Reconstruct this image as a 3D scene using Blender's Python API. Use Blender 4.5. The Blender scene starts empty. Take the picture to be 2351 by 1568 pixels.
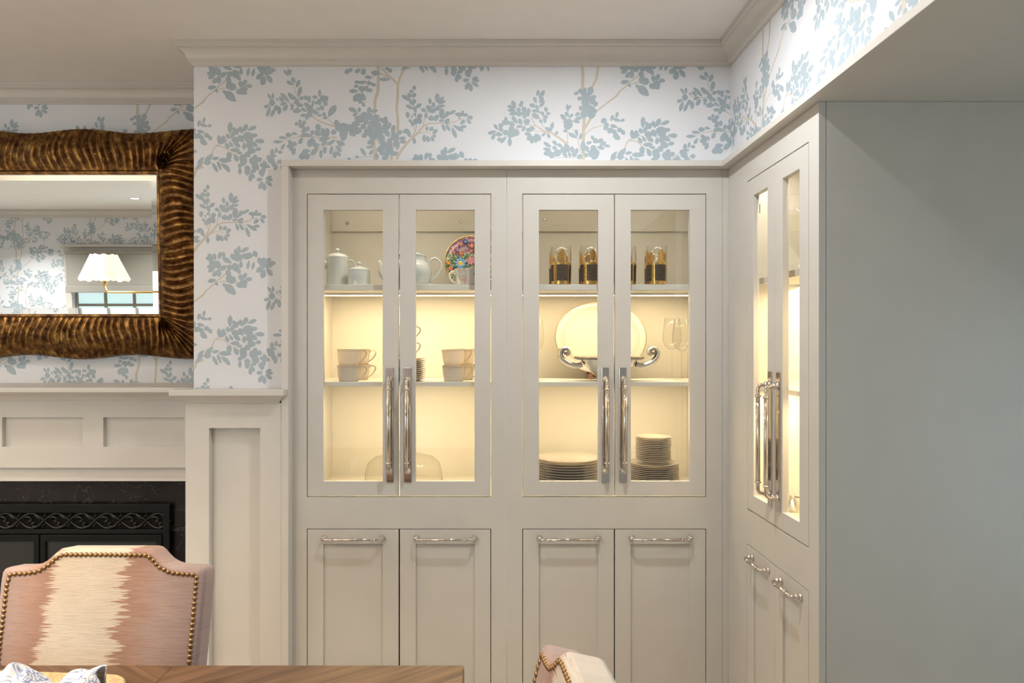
import bpy, bmesh, math, random
from mathutils import Vector, Matrix
random.seed(7)
scene = bpy.context.scene
C = scene.collection
PI = math.pi
# ------------------------------------------------------------------ camera
F = 1567.0                      # focal length in pixels of a 2351 x 1568 frame
VX, VY = 1130.0, 795.0          # straight-ahead point
E = 1.55                        # eye height
cam_d = bpy.data.cameras.new('camera'); cam = bpy.data.objects.new('camera', cam_d); C.objects.link(cam)
cam.location = (0, 0, E); cam.rotation_euler = (PI/2, 0, 0)
cam_d.sensor_width = 36.0; cam_d.lens = 36.0*F/2351.0
cam_d.shift_x = (1175.5-VX)/2351.0; cam_d.shift_y = (VY-784.0)/2351.0
cam_d.clip_start = 0.02
cam_d.dof.use_dof = True; cam_d.dof.focus_distance = 2.85; cam_d.dof.aperture_fstop = 6.0
scene.camera = cam
# ------------------------------------------------------------------ world, exposure
w = bpy.data.worlds.new('world'); scene.world = w; w.use_nodes = True
w.node_tree.nodes['Background'].inputs[0].default_value = (0.75, 0.87, 1.0, 1)
w.node_tree.nodes['Background'].inputs[1].default_value = 1.0
vs = scene.view_settings
vs.view_transform = 'Standard'; vs.look = 'None'; vs.gamma = 1.0; vs.use_curve_mapping = False
vs.exposure = EXPOSURE = 0.55
scene.cycles.max_bounces = 7; scene.cycles.diffuse_bounces = 3; scene.cycles.glossy_bounces = 3; scene.cycles.transparent_max_bounces = 28
scene.cycles.caustics_reflective = False; scene.cycles.caustics_refractive = False
scene.cycles.sample_clamp_indirect = 4.0
scene.cycles.use_adaptive_sampling = True; scene.cycles.adaptive_threshold = 0.05
# light levels (watts); the cabinet top strip and the rear fill window are added
DOWN_W = 15.0; LED_W = 3.5; LAMP_W = 28.0; FILL_WIN_W = 18.0; HALL_W = 4.0; TOP_FILL_W = 2.3
CEIL = E + 1.252
YW = 2.845                      # wallpapered wall plane above the cabinets
YF = 2.852                      # cabinet face plane
YL = 2.797                      # ledge / casing front
YR = 3.289                      # fireplace recess wall
XC = -1.2437                    # corner of the recess
XP = 0.993                      # right wallpapered wall
XF = 0.986                      # right cabinet face
XL = 0.946                      # right ledge front
K = YF/F

def zf(py, Y=YF): return E-(py-VY)*Y/F
def xf(px, Y=YF): return (px-VX)*Y/F
def P(px, py, Y): return Vector((xf(px, Y), Y, zf(py, Y)))

def area(name, loc, size, watts, color, rot=(0,0,0), size_y=None, shape=None, spread=None, parent=None):
    d = bpy.data.lights.new(name, 'AREA'); d.energy = watts; d.color = color
    d.size = size
    if size_y: d.shape = 'RECTANGLE'; d.size_y = size_y
    if shape: d.shape = shape
    if spread: d.spread = spread
    o = bpy.data.objects.new(name, d); C.objects.link(o); o.location = loc; o.rotation_euler = rot
    if parent: o.parent = parent
    return o

# ------------------------------------------------------------------ materials
def nodes_of(name):
    m = bpy.data.materials.new(name); m.use_nodes = True
    nt = m.node_tree
    return m, nt, nt.nodes['Principled BSDF']
def N(nt, t, **kw):
    n = nt.nodes.new(t)
    for k, v in kw.items():
        if k in n.inputs: n.inputs[k].default_value = v
        else: setattr(n, k, v)
    return n
def coords(nt, kind='Object', scale=(1,1,1)):
    tc = N(nt, 'ShaderNodeTexCoord'); mp = N(nt, 'ShaderNodeMapping')
    mp.inputs['Scale'].default_value = scale
    nt.links.new(tc.outputs[kind], mp.inputs[0]); return mp.outputs[0]
def ramp(nt, fac, stops, interp='LINEAR'):
    r = N(nt, 'ShaderNodeValToRGB'); cr = r.color_ramp; cr.interpolation = interp
    while len(cr.elements) < len(stops): cr.elements.new(0.5)
    for e, (p, c) in zip(cr.elements, stops): e.position = p; e.color = tuple(c)+(1,) if len(c) == 3 else c
    nt.links.new(fac, r.inputs[0]); return r.outputs[0]
def paint(name, col, rough=0.4, var=0.04, scale=9, bump=0, metallic=0, coat=0, spec=0.5):
    m, nt, b = nodes_of(name); b.inputs['Specular IOR Level'].default_value = spec
    v = coords(nt); n = N(nt, 'ShaderNodeTexNoise', Scale=scale, Detail=1.0); nt.links.new(v, n.inputs['Vector'])
    lo = tuple(c*(1-var) for c in col); hi = tuple(min(1, c*(1+var)) for c in col)
    nt.links.new(ramp(nt, n.outputs[0], [(0.3, lo), (0.7, hi)]), b.inputs['Base Color'])
    b.inputs['Roughness'].default_value = rough; b.inputs['Metallic'].default_value = metallic
    if coat: b.inputs['Coat Weight'].default_value = coat; b.inputs['Coat Roughness'].default_value = 0.08
    if bump:
        n2 = N(nt, 'ShaderNodeTexNoise', Scale=scale*25, Detail=2.0); nt.links.new(v, n2.inputs['Vector'])
        bp = N(nt, 'ShaderNodeBump', Strength=bump, Distance=0.002); nt.links.new(n2.outputs[0], bp.inputs['Height'])
        nt.links.new(bp.outputs[0], b.inputs['Normal'])
    return m
def emit(name, col, strength):
    m, nt, b = nodes_of(name)
    b.inputs['Base Color'].default_value = tuple(col)+(1,)
    b.inputs['Emission Color'].default_value = tuple(col)+(1,); b.inputs['Emission Strength'].default_value = strength
    return m
def thin_glass(name, tint=(1,1,1), refl=1.0, base=0.04, rough=0.0):
    m, nt, b = nodes_of(name); nt.nodes.remove(b)
    out = nt.nodes['Material Output']
    t = N(nt, 'ShaderNodeBsdfTransparent'); t.inputs[0].default_value = tuple(tint)+(1,)
    g = N(nt, 'ShaderNodeBsdfGlossy', Roughness=rough)
    lw = N(nt, 'ShaderNodeLayerWeight', Blend=0.5)
    pw = N(nt, 'ShaderNodeMath', operation='POWER'); pw.inputs[1].default_value = 4.0
    mu = N(nt, 'ShaderNodeMath', operation='MULTIPLY_ADD'); mu.inputs[1].default_value = refl*0.8; mu.inputs[2].default_value = base
    mx = N(nt, 'ShaderNodeMixShader')
    nt.links.new(lw.outputs['Facing'], pw.inputs[0]); nt.links.new(pw.outputs[0], mu.inputs[0]); nt.links.new(mu.outputs[0], mx.inputs[0])
    nt.links.new(t.outputs[0], mx.inputs[1]); nt.links.new(g.outputs[0], mx.inputs[2]); nt.links.new(mx.outputs[0], out.inputs[0])
    return m
M = {}
M['paint'] = paint('cabinet_paint', (0.60, 0.572, 0.525), 0.38, 0.015)
M['inside'] = paint('cabinet_inside_paint', (0.72, 0.695, 0.63), 0.45, 0.015)
M['trim'] = paint('trim_paint', (0.635, 0.60, 0.55), 0.42, 0.015)
M['paper'] = paint('wallpaper_ground', (0.77, 0.775, 0.80), 0.75, 0.01)
M['ceiling'] = paint('ceiling_paint', (0.84, 0.80, 0.765), 0.8, 0.015)
M['wall'] = paint('plain_wall_paint', (0.74, 0.72, 0.69), 0.7, 0.015)
M['leaf'] = paint('leaf_ink', (0.405, 0.48, 0.525), 0.75, 0.05, bump=0)
M['branch'] = paint('branch_ink', (0.62, 0.56, 0.47), 0.75, 0.05, bump=0)
M['nickel'] = paint('polished_nickel', (0.66, 0.61, 0.56), 0.09, 0.02, bump=0, metallic=1)
M['steel'] = paint('screw_steel', (0.25, 0.22, 0.18), 0.35, 0.05, bump=0, metallic=1)
M['brass'] = paint('warm_brass', (0.85, 0.60, 0.25), 0.2, 0.03, bump=0, metallic=1)
M['gold'] = paint('gold_print', (0.80, 0.52, 0.16), 0.25, 0.1, scale=60, bump=0, metallic=1)
M['goldline'] = paint('gold_line', (0.42, 0.33, 0.18), 0.35, 0.05, bump=0, metallic=0.6)
M['silver'] = paint('old_silver', (0.70, 0.68, 0.63), 0.22, 0.08, scale=20, bump=0.05, metallic=1)
M['silver_dark'] = paint('tarnished_silver', (0.33, 0.29, 0.24), 0.35, 0.3, scale=160, bump=0.4, metallic=1)
M['china'] = paint('white_china', (0.86, 0.82, 0.75), 0.12, 0.01, bump=0, coat=0.4)
def translucent(m, col, fac):
    nt = m.node_tree; b = nt.nodes['Principled BSDF']; out = nt.nodes['Material Output']
    tr = N(nt, 'ShaderNodeBsdfTranslucent'); tr.inputs[0].default_value = tuple(col)+(1,)
    mx = N(nt, 'ShaderNodeMixShader'); mx.inputs[0].default_value = fac
    nt.links.new(b.outputs[0], mx.inputs[1]); nt.links.new(tr.outputs[0], mx.inputs[2]); nt.links.new(mx.outputs[0], out.inputs[0])
translucent(M['china'], (0.92, 0.82, 0.66), 0.42)
M['grey_china'] = paint('grey_white_china', (0.52, 0.545, 0.525), 0.15, 0.02, bump=0, coat=0.4)
M['black'] = paint('black_iron', (0.005, 0.005, 0.005), 0.45, 0.2, bump=0.05, spec=0.15)
M['scroll'] = paint('black_cast_iron', (0.016, 0.016, 0.015), 0.32, 0.2, bump=0.05, spec=0.35)
M['dark'] = paint('dark_soot', (0.01, 0.009, 0.008), 0.9, 0.2, spec=0.05)
M['glass'] = thin_glass('door_glass', (0.985, 0.99, 0.985), 0.8, 0.05)
M['crystal'] = thin_glass('clear_glass', (0.985, 0.985, 0.98), 0.55, 0.02)
M['cut'] = thin_glass('cut_glass', (0.975, 0.97, 0.95), 0.6, 0.05, rough=0.08)
M['led'] = emit('led_lens', (1.0, 0.86, 0.60), 5.0)
M['fill_strip'] = emit('fill_strip_lens', (1.0, 0.9, 0.7), 2.0)  # lens of the invented strip at the cabinet top
M['bulb'] = emit('downlight_lens', (1.0, 0.93, 0.82), 14.0)
M['wood_foot'] = paint('brown_wood', (0.24, 0.10, 0.035), 0.4, 0.2)
M['floor'] = paint('oak_floor', (0.58, 0.50, 0.41), 0.4, 0.12, scale=3)
m, nt, b = nodes_of('mirror_glass'); b.inputs['Base Color'].default_value = (0.80, 0.83, 0.82, 1); b.inputs['Metallic'].default_value = 1; b.inputs['Roughness'].default_value = 0.0
n = N(nt, 'ShaderNodeTexNoise', Scale=2.0); nt.links.new(ramp(nt, n.outputs[0], [(0, (0.79, 0.82, 0.81)), (1, (0.81, 0.84, 0.83))]), b.inputs['Base Color']); M['mirror'] = m
# lit pleated shade
m, nt, b = nodes_of('lit_lamp_shade'); b.inputs['Base Color'].default_value = (0.9, 0.85, 0.76, 1)
b.inputs['Emission Color'].default_value = (1.0, 0.86, 0.68, 1); b.inputs['Emission Strength'].default_value = 0.62
n = N(nt, 'ShaderNodeTexNoise', Scale=300.0); nt.links.new(coords(nt), n.inputs['Vector']); bp = N(nt, 'ShaderNodeBump', Strength=0.1); nt.links.new(n.outputs[0], bp.inputs['Height']); nt.links.new(bp.outputs[0], b.inputs['Normal']); M['shade'] = m
# frosted daylit pane
m, nt, b = nodes_of('daylit_pane'); v = coords(nt); n = N(nt, 'ShaderNodeTexNoise', Scale=3.0); nt.links.new(v, n.inputs['Vector'])
c_ = ramp(nt, n.outputs[0], [(0.3, (0.50, 0.86, 0.80)), (0.7, (0.62, 0.80, 0.90))])
nt.links.new(c_, b.inputs['Emission Color']); b.inputs['Emission Strength'].default_value = 0.62; b.inputs['Base Color'].default_value = (0.7, 0.8, 0.8, 1); M['daypane'] = m
# gilded mirror frame: bronze and gold leaf, patchy
m, nt, b = nodes_of('antique_gilding'); v = coords(nt)
n = N(nt, 'ShaderNodeTexNoise', Scale=26.0, Detail=6.0, Roughness=0.65); nt.links.new(v, n.inputs['Vector'])
nt.links.new(ramp(nt, n.outputs[0], [(0.32, (0.055, 0.024, 0.011)), (0.5, (0.19, 0.092, 0.030)), (0.68, (0.48, 0.27, 0.075))]), b.inputs['Base Color'])
b.inputs['Metallic'].default_value = 0.85; b.inputs['Roughness'].default_value = 0.34
n2 = N(nt, 'ShaderNodeTexNoise', Scale=180.0, Detail=3.0); nt.links.new(v, n2.inputs['Vector'])
bp = N(nt, 'ShaderNodeBump', Strength=0.35, Distance=0.002); nt.links.new(n2.outputs[0], bp.inputs['Height']); nt.links.new(bp.outputs[0], b.inputs['Normal']); M['gilt'] = m
# dark marble with pale veins and specks
m, nt, b = nodes_of('dark_marble'); v = coords(nt)
n = N(nt, 'ShaderNodeTexNoise', Scale=4.5, Detail=7.0, Distortion=1.6); nt.links.new(v, n.inputs['Vector'])
vein = ramp(nt, n.outputs[0], [(0.492, (0,0,0)), (0.499, (1,1,1)), (0.506, (0,0,0))])
n2 = N(nt, 'ShaderNodeTexNoise', Scale=90.0, Detail=3.0); nt.links.new(v, n2.inputs['Vector'])
speck = ramp(nt, n2.outputs[0], [(0.69, (0,0,0)), (0.74, (1,1,1))])
n3 = N(nt, 'ShaderNodeTexNoise', Scale=6.0); nt.links.new(v, n3.inputs['Vector'])
base = ramp(nt, n3.outputs[0], [(0.3, (0.004, 0.003, 0.004)), (0.7, (0.012, 0.008, 0.008))])
ad = N(nt, 'ShaderNodeMix', data_type='RGBA', blend_type='ADD'); ad.inputs[0].default_value = 0.035
nt.links.new(base, ad.inputs[6]); nt.links.new(vein, ad.inputs[7])
ad2 = N(nt, 'ShaderNodeMix', data_type='RGBA', blend_type='ADD'); ad2.inputs[0].default_value = 0.22
nt.links.new(ad.outputs[2], ad2.inputs[6]); nt.links.new(speck, ad2.inputs[7])
nt.links.new(ad2.outputs[2], b.inputs['Base Color']); b.inputs['Roughness'].default_value = 0.22; b.inputs['Specular IOR Level'].default_value = 0.25; M['marble'] = m
# fine wire mesh of the fire screen
m, nt, b = nodes_of('wire_mesh'); v = coords(nt, scale=(420, 420, 420)); ck = N(nt, 'ShaderNodeTexChecker', Scale=1.0)
ck.inputs[1].default_value = (0.014, 0.014, 0.013, 1); ck.inputs[2].default_value = (0.004, 0.004, 0.004, 1)
nt.links.new(v, ck.inputs[0]); nt.links.new(ck.outputs[0], b.inputs['Base Color']); b.inputs['Roughness'].default_value = 0.5; M['wire'] = m
# ikat fabric: cream centre, rust jagged edges, mauve sides (object coordinates of the chair back)
m, nt, b = nodes_of('ikat_fabric'); tc = N(nt, 'ShaderNodeTexCoord'); sp = N(nt, 'ShaderNodeSeparateXYZ'); nt.links.new(tc.outputs['Object'], sp.inputs[0])
def math_(nt, op, a, b_=None, c_=None):
    n = N(nt, 'ShaderNodeMath', operation=op)
    for i, x in enumerate((a, b_, c_)):
        if x is None: continue
        if isinstance(x, (int, float)): n.inputs[i].default_value = x
        else: nt.links.new(x, n.inputs[i])
    return n.outputs[0]
def cxyz(nt, x, y, z):
    n = N(nt, 'ShaderNodeCombineXYZ')
    for i, q in enumerate((x, y, z)):
        if isinstance(q, (int, float)): n.inputs[i].default_value = q
        else: nt.links.new(q, n.inputs[i])
    return n.outputs[0]
cx = math_(nt, 'MULTIPLY_ADD', sp.outputs[2], 0.10, -0.082)
xx = math_(nt, 'SUBTRACT', sp.outputs[0], cx)
side = math_(nt, 'GREATER_THAN', xx, 0.0)
def rown(scale, xs, off):
    n = N(nt, 'ShaderNodeTexNoise', Scale=1.0, Detail=2.0, Roughness=0.7)
    nt.links.new(cxyz(nt, math_(nt, 'MULTIPLY', sp.outputs[0], xs), math_(nt, 'MULTIPLY', side, 7.3), math_(nt, 'MULTIPLY_ADD', sp.outputs[2], scale, off)), n.inputs['Vector'])
    return n.outputs[0]
jag = math_(nt, 'ADD', math_(nt, 'MULTIPLY', math_(nt, 'SUBTRACT', rown(230, 6, 0), 0.5), 0.13), math_(nt, 'MULTIPLY', math_(nt, 'SUBTRACT', rown(40, 2, 9), 0.5), 0.085))
dist = math_(nt, 'ADD', math_(nt, 'ABSOLUTE', xx), jag)
col = ramp(nt, math_(nt, 'MULTIPLY', dist, 3.3), [(0.0, (0.70, 0.61, 0.51)), (0.325, (0.68, 0.58, 0.48)), (0.345, (0.38, 0.215, 0.16)), (0.50, (0.42, 0.265, 0.215)), (0.68, (0.43, 0.31, 0.28)), (1.0, (0.34, 0.25, 0.24))])
th = rown(420, 20, 3)
mxc = N(nt, 'ShaderNodeMix', data_type='RGBA', blend_type='MULTIPLY'); mxc.inputs[0].default_value = 0.55
nt.links.new(col, mxc.inputs[6]); nt.links.new(ramp(nt, th, [(0.3, (0.68, 0.64, 0.62)), (0.55, (1, 1, 1))]), mxc.inputs[7])
nt.links.new(mxc.outputs[2], b.inputs['Base Color']); b.inputs['Roughness'].default_value = 0.9
bp = N(nt, 'ShaderNodeBump', Strength=0.35, Distance=0.002); nt.links.new(th, bp.inputs['Height']); nt.links.new(bp.outputs[0], b.inputs['Normal'])
b.inputs['Sheen Weight'].default_value = 0.2; M['ikat'] = m
# table plank wood, grain along local x of each plank (uv-less: object coordinates)
def wood(name, dark, light, sc=(3, 60, 60)):
    m, nt, b = nodes_of(name); v = coords(nt, scale=sc)
    oi = N(nt, 'ShaderNodeObjectInfo'); ad = N(nt, 'ShaderNodeVectorMath', operation='ADD'); nt.links.new(v, ad.inputs[0])
    sc_ = N(nt, 'ShaderNodeVectorMath', operation='SCALE'); sc_.inputs['Scale'].default_value = 40; nt.links.new(cxyz(nt, oi.outputs['Random'], oi.outputs['Random'], oi.outputs['Random']), sc_.inputs[0]); nt.links.new(sc_.outputs[0], ad.inputs[1])
    n = N(nt, 'ShaderNodeTexNoise', Scale=1.0, Detail=6.0, Distortion=0.6); nt.links.new(ad.outputs[0], n.inputs['Vector'])
    nt.links.new(ramp(nt, n.outputs[0], [(0.3, dark), (0.72, light)]), b.inputs['Base Color'])
    b.inputs['Roughness'].default_value = 0.42; M[name] = m
wood('table_wood', (0.07, 0.035, 0.018), (0.19, 0.105, 0.055))
wood('leg_wood', (0.05, 0.025, 0.013), (0.12, 0.065, 0.035))
M['rattan'] = paint('pale_cane', (0.58, 0.42, 0.22), 0.5, 0.2, scale=140, bump=0.4)
# napkin print
m, nt, b = nodes_of('printed_napkin'); v = coords(nt)
n = N(nt, 'ShaderNodeTexNoise', Scale=16.0, Detail=3.0, Distortion=2.2); nt.links.new(v, n.inputs['Vector'])
c1 = ramp(nt, n.outputs[0], [(0.40, (0.82, 0.83, 0.84)), (0.47, (0.10, 0.17, 0.40)), (0.50, (0.83, 0.84, 0.85)), (0.60, (0.80, 0.82, 0.84)), (0.63, (0.26, 0.40, 0.60)), (0.70, (0.78, 0.82, 0.86))])
n2 = N(nt, 'ShaderNodeTexVoronoi', Scale=9.0); nt.links.new(v, n2.inputs['Vector'])
red = ramp(nt, n2.outputs['Distance'], [(0.16, (1,1,1)), (0.20, (0,0,0))])
mx = N(nt, 'ShaderNodeMix', data_type='RGBA'); nt.links.new(red, mx.inputs[0]); nt.links.new(c1, mx.inputs[6]); mx.inputs[7].default_value = (0.50, 0.12, 0.14, 1)
nt.links.new(mx.outputs[2], b.inputs['Base Color']); b.inputs['Roughness'].default_value = 0.85; M['napkin'] = m
# enamel mosaic ground of the painted plate
m, nt, b = nodes_of('enamel_plate'); v = coords(nt); sp2 = N(nt, 'ShaderNodeSeparateXYZ'); tc2 = N(nt, 'ShaderNodeTexCoord'); nt.links.new(tc2.outputs['Object'], sp2.inputs[0])
vo = N(nt, 'ShaderNodeTexVoronoi', Scale=120.0); nt.links.new(v, vo.inputs['Vector'])
low = ramp(nt, vo.outputs['Distance'], [(0.25, (0.62, 0.58, 0.45)), (0.5, (0.40, 0.42, 0.30)), (0.6, (0.10, 0.16, 0.09))])
vo2 = N(nt, 'ShaderNodeTexVoronoi', Scale=75.0); nt.links.new(v, vo2.inputs['Vector'])
up = ramp(nt, vo2.outputs['Distance'], [(0.12, (0.62, 0.40, 0.30)), (0.25, (0.33, 0.14, 0.20)), (0.5, (0.07, 0.03, 0.10)), (0.62, (0.45, 0.30, 0.36))])
n = N(nt, 'ShaderNodeTexNoise', Scale=25.0); nt.links.new(v, n.inputs['Vector'])
zz = math_(nt, 'ADD', sp2.outputs[2], math_(nt, 'MULTIPLY', math_(nt, 'SUBTRACT', n.outputs[0], 0.5), 0.06))
mk = math_(nt, 'GREATER_THAN', zz, 0.165)
mx = N(nt, 'ShaderNodeMix', data_type='RGBA'); nt.links.new(mk, mx.inputs[0]); nt.links.new(low, mx.inputs[6]); nt.links.new(up, mx.inputs[7])
nt.links.new(mx.outputs[2], b.inputs['Base Color']); b.inputs['Roughness'].default_value = 0.25; M['enamel'] = m
for nm, c in {'en_blue': (0.10, 0.33, 0.62), 'en_pink': (0.55, 0.22, 0.28), 'en_orange': (0.75, 0.26, 0.05), 'en_yellow': (0.75, 0.50, 0.06), 'en_green': (0.05, 0.17, 0.07), 'en_navy': (0.04, 0.03, 0.17), 'en_rust': (0.60, 0.19, 0.10)}.items():
    M[nm] = paint(nm, c, 0.25, 0.25, scale=90, bump=0)
# cup with a coloured picture
m, nt, b = nodes_of('picture_cup'); v = coords(nt, scale=(28, 28, 28)); n = N(nt, 'ShaderNodeTexNoise', Scale=1.0, Detail=4.0, Distortion=1.0); nt.links.new(v, n.inputs['Vector'])
pic = ramp(nt, n.outputs['Color'], [(0.35, (0.30, 0.33, 0.30)), (0.5, (0.72, 0.71, 0.66)), (0.58, (0.62, 0.38, 0.28)), (0.7, (0.72, 0.70, 0.66))])
sp3 = N(nt, 'ShaderNodeSeparateXYZ'); tc3 = N(nt, 'ShaderNodeTexCoord'); nt.links.new(tc3.outputs['Object'], sp3.inputs[0])
mk = math_(nt, 'MULTIPLY', math_(nt, 'LESS_THAN', sp3.outputs[0], -0.012), math_(nt, 'LESS_THAN', sp3.outputs[1], 0.0))
mx = N(nt, 'ShaderNodeMix', data_type='RGBA'); nt.links.new(mk, mx.inputs[0]); mx.inputs[6].default_value = (0.72, 0.70, 0.66, 1); nt.links.new(pic, mx.inputs[7])
nt.links.new(mx.outputs[2], b.inputs['Base Color']); b.inputs['Roughness'].default_value = 0.2; M['picture_cup'] = m
# black ruled panel on the tumblers
m, nt, b = nodes_of('ruled_black'); v = coords(nt, scale=(1, 1, 1)); sp4 = N(nt, 'ShaderNodeSeparateXYZ'); nt.links.new(v, sp4.inputs[0])
fr = math_(nt, 'FRACT', math_(nt, 'MULTIPLY', sp4.outputs[2], 210.0))
ln = math_(nt, 'LESS_THAN', fr, 0.2)
n = N(nt, 'ShaderNodeTexNoise', Scale=1.0); nt.links.new(coords(nt, scale=(90, 90, 230)), n.inputs['Vector'])
ln2 = math_(nt, 'MULTIPLY', ln, math_(nt, 'GREATER_THAN', n.outputs[0], 0.42))
mx = N(nt, 'ShaderNodeMix', data_type='RGBA'); nt.links.new(ln2, mx.inputs[0]); mx.inputs[6].default_value = (0.012, 0.010, 0.010, 1); mx.inputs[7].default_value = (0.30, 0.21, 0.11, 1)
nt.links.new(mx.outputs[2], b.inputs['Base Color']); b.inputs['Roughness'].default_value = 0.4; b.inputs['Specular IOR Level'].default_value = 0.2; M['ruled'] = m
# linen of the roman blind
M['linen'] = paint('grey_linen', (0.36, 0.34, 0.30), 0.9, 0.08, scale=200, bump=0.3)

for nm in ('led', 'fill_strip', 'bulb', 'shade', 'daypane'): M[nm].cycles.emission_sampling = 'NONE'   # their light comes from the lamps set in them

# ------------------------------------------------------------------ mesh helpers
class MB:
    def __init__(s): s.v = []; s.f = []; s.m = []
    def box(s, x0, x1, y0, y1, z0, z1):
        b = len(s.v)
        s.v += [(x0,y0,z0),(x1,y0,z0),(x1,y1,z0),(x0,y1,z0),(x0,y0,z1),(x1,y0,z1),(x1,y1,z1),(x0,y1,z1)]
        s.f += [tuple(b+i for i in q) for q in ((0,3,2,1),(4,5,6,7),(0,1,5,4),(1,2,6,5),(2,3,7,6),(3,0,4,7))]
        return s
    def plate(s, xs, zs, holes, y0, y1):
        """a slab in the xz plane, front y0, back y1, cut by rectangular holes (x0,x1,z0,z1); one welded piece"""
        xs = sorted(set(round(x, 6) for x in list(xs)+[h[i] for h in holes for i in (0, 1)]))
        zs = sorted(set(round(z, 6) for z in list(zs)+[h[i] for h in holes for i in (2, 3)]))
        def solid(i, j):
            if i < 0 or j < 0 or i >= len(xs)-1 or j >= len(zs)-1: return False
            cx_, cz_ = (xs[i]+xs[i+1])/2, (zs[j]+zs[j+1])/2
            return not any(h[0] < cx_ < h[1] and h[2] < cz_ < h[3] for h in holes)
        ix = {}
        def V(i, j, k):
            key = (i, j, k)
            if key not in ix: ix[key] = len(s.v); s.v.append((xs[i], (y0, y1)[k], zs[j]))
            return ix[key]
        for i in range(len(xs)-1):
            for j in range(len(zs)-1):
                if not solid(i, j): continue
                s.f.append((V(i,j,0), V(i+1,j,0), V(i+1,j+1,0), V(i,j+1,0)))
                s.f.append((V(i,j,1), V(i,j+1,1), V(i+1,j+1,1), V(i+1,j,1)))
                if not solid(i-1, j): s.f.append((V(i,j,0), V(i,j+1,0), V(i,j+1,1), V(i,j,1)))
                if not solid(i+1, j): s.f.append((V(i+1,j,0), V(i+1,j,1), V(i+1,j+1,1), V(i+1,j+1,0)))
                if not solid(i, j-1): s.f.append((V(i,j,0), V(i,j,1), V(i+1,j,1), V(i+1,j,0)))
                if not solid(i, j+1): s.f.append((V(i,j+1,0), V(i+1,j+1,0), V(i+1,j+1,1), V(i,j+1,1)))
        return s
    def poly_prism(s, pts, a0, a1, axis='y'):
        """polygon pts (2D) extruded along axis"""
        n = len(pts); b = len(s.v)
        def mk(p, a): return (p[0], a, p[1]) if axis == 'y' else ((p[0], p[1], a) if axis == 'z' else (a, p[0], p[1]))
        s.v += [mk(p, a0) for p in pts]+[mk(p, a1) for p in pts]
        s.f.append(tuple(b+i for i in range(n))); s.f.append(tuple(b+n+i for i in reversed(range(n))))
        for i in range(n): j = (i+1) % n; s.f.append((b+i, b+n+i, b+n+j, b+j))
        return s
    def lathe(s, prof, seg=32, c=(0,0,0), wave=None):
        """prof list of (r,z), spun about z"""
        b = len(s.v); n = len(prof)
        for k in range(seg):
            a = 2*PI*k/seg
            for (r, z) in prof:
                q = 1.0 if wave is None else wave(a, z)
                s.v.append((c[0]+r*q*math.cos(a), c[1]+r*q*math.sin(a), c[2]+z))
        for k in range(seg):
            k2 = (k+1) % seg
            for i in range(n-1): s.f.append((b+k*n+i, b+k2*n+i, b+k2*n+i+1, b+k*n+i+1))
        return s
    def tube(s, pts, r, seg=10, cap=True):
        pts = [Vector(p) for p in pts]; n = len(pts); b = len(s.v)
        rs = r if isinstance(r, (list, tuple)) else [r]*n
        up = Vector((0, 0, 1)); prev = None
        for i, p in enumerate(pts):
            t = (pts[min(i+1, n-1)]-pts[max(i-1, 0)]).normalized()
            if prev is None:
                a = up if abs(t.dot(up)) < 0.9 else Vector((1, 0, 0)); u = t.cross(a).normalized()
            else:
                u = (prev-t*prev.dot(t))
                u = u.normalized() if u.length > 1e-6 else t.orthogonal().normalized()
            prev = u; w_ = t.cross(u)
            for k in range(seg):
                a = 2*PI*k/seg; q = p+(u*math.cos(a)+w_*math.sin(a))*rs[i]; s.v.append(tuple(q))
        for i in range(n-1):
            for k in range(seg):
                k2 = (k+1) % seg; s.f.append((b+i*seg+k, b+i*seg+k2, b+(i+1)*seg+k2, b+(i+1)*seg+k))
        if cap:
            s.f.append(tuple(b+k for k in reversed(range(seg)))); s.f.append(tuple(b+(n-1)*seg+k for k in range(seg)))
        return s
    def grid(s, fn, nu, nv, closed_u=False):
        b = len(s.v)
        for i in range(nu):
            for j in range(nv): s.v.append(tuple(fn(i, j)))
        for i in range(nu if closed_u else nu-1):
            i2 = (i+1) % nu
            for j in range(nv-1): s.f.append((b+i*nv+j, b+i2*nv+j, b+i2*nv+j+1, b+i*nv+j+1))
        return s
    def molding(s, path, prof):
        """profile (out, z) swept along a plan polyline, out to the left of travel; mitred"""
        n = len(path); b = len(s.v); m_ = len(prof)
        for i in range(n):
            p = Vector(path[i])
            d0 = (p-Vector(path[i-1])).normalized() if i > 0 else None
            d1 = (Vector(path[i+1])-p).normalized() if i < n-1 else None
            d0 = d0 or d1; d1 = d1 or d0
            n0 = Vector((-d0.y, d0.x)); n1 = Vector((-d1.y, d1.x)); mm = (n0+n1); mm = mm/ (mm.dot(n0)) if mm.length > 1e-6 else n0
            for (o, z) in prof: q = p+mm*o; s.v.append((q.x, q.y, z))
        for i in range(n-1):
            for k in range(m_):
                k2 = (k+1) % m_; s.f.append((b+i*m_+k, b+(i+1)*m_+k, b+(i+1)*m_+k2, b+i*m_+k2))
        s.f.append(tuple(b+k for k in reversed(range(m_)))); s.f.append(tuple(b+(n-1)*m_+k for k in range(m_)))
        return s
    def mesh(s, name, mat, smooth=False):
        me = bpy.data.meshes.new(name); me.from_pydata(s.v, [], s.f); me.materials.append(mat)
        bm = bmesh.new(); bm.from_mesh(me); bmesh.ops.recalc_face_normals(bm, faces=bm.faces); bm.to_mesh(me); bm.free()
        if smooth:
            me.polygons.foreach_set('use_smooth', [True]*len(me.polygons))
        me.update(); return me
def link(name, me, parent=None, loc=None, rot=None):
    o = bpy.data.objects.new(name, me); C.objects.link(o)
    if parent is not None: o.parent = parent
    if loc is not None: o.location = loc
    if rot is not None: o.rotation_euler = rot
    return o
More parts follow.
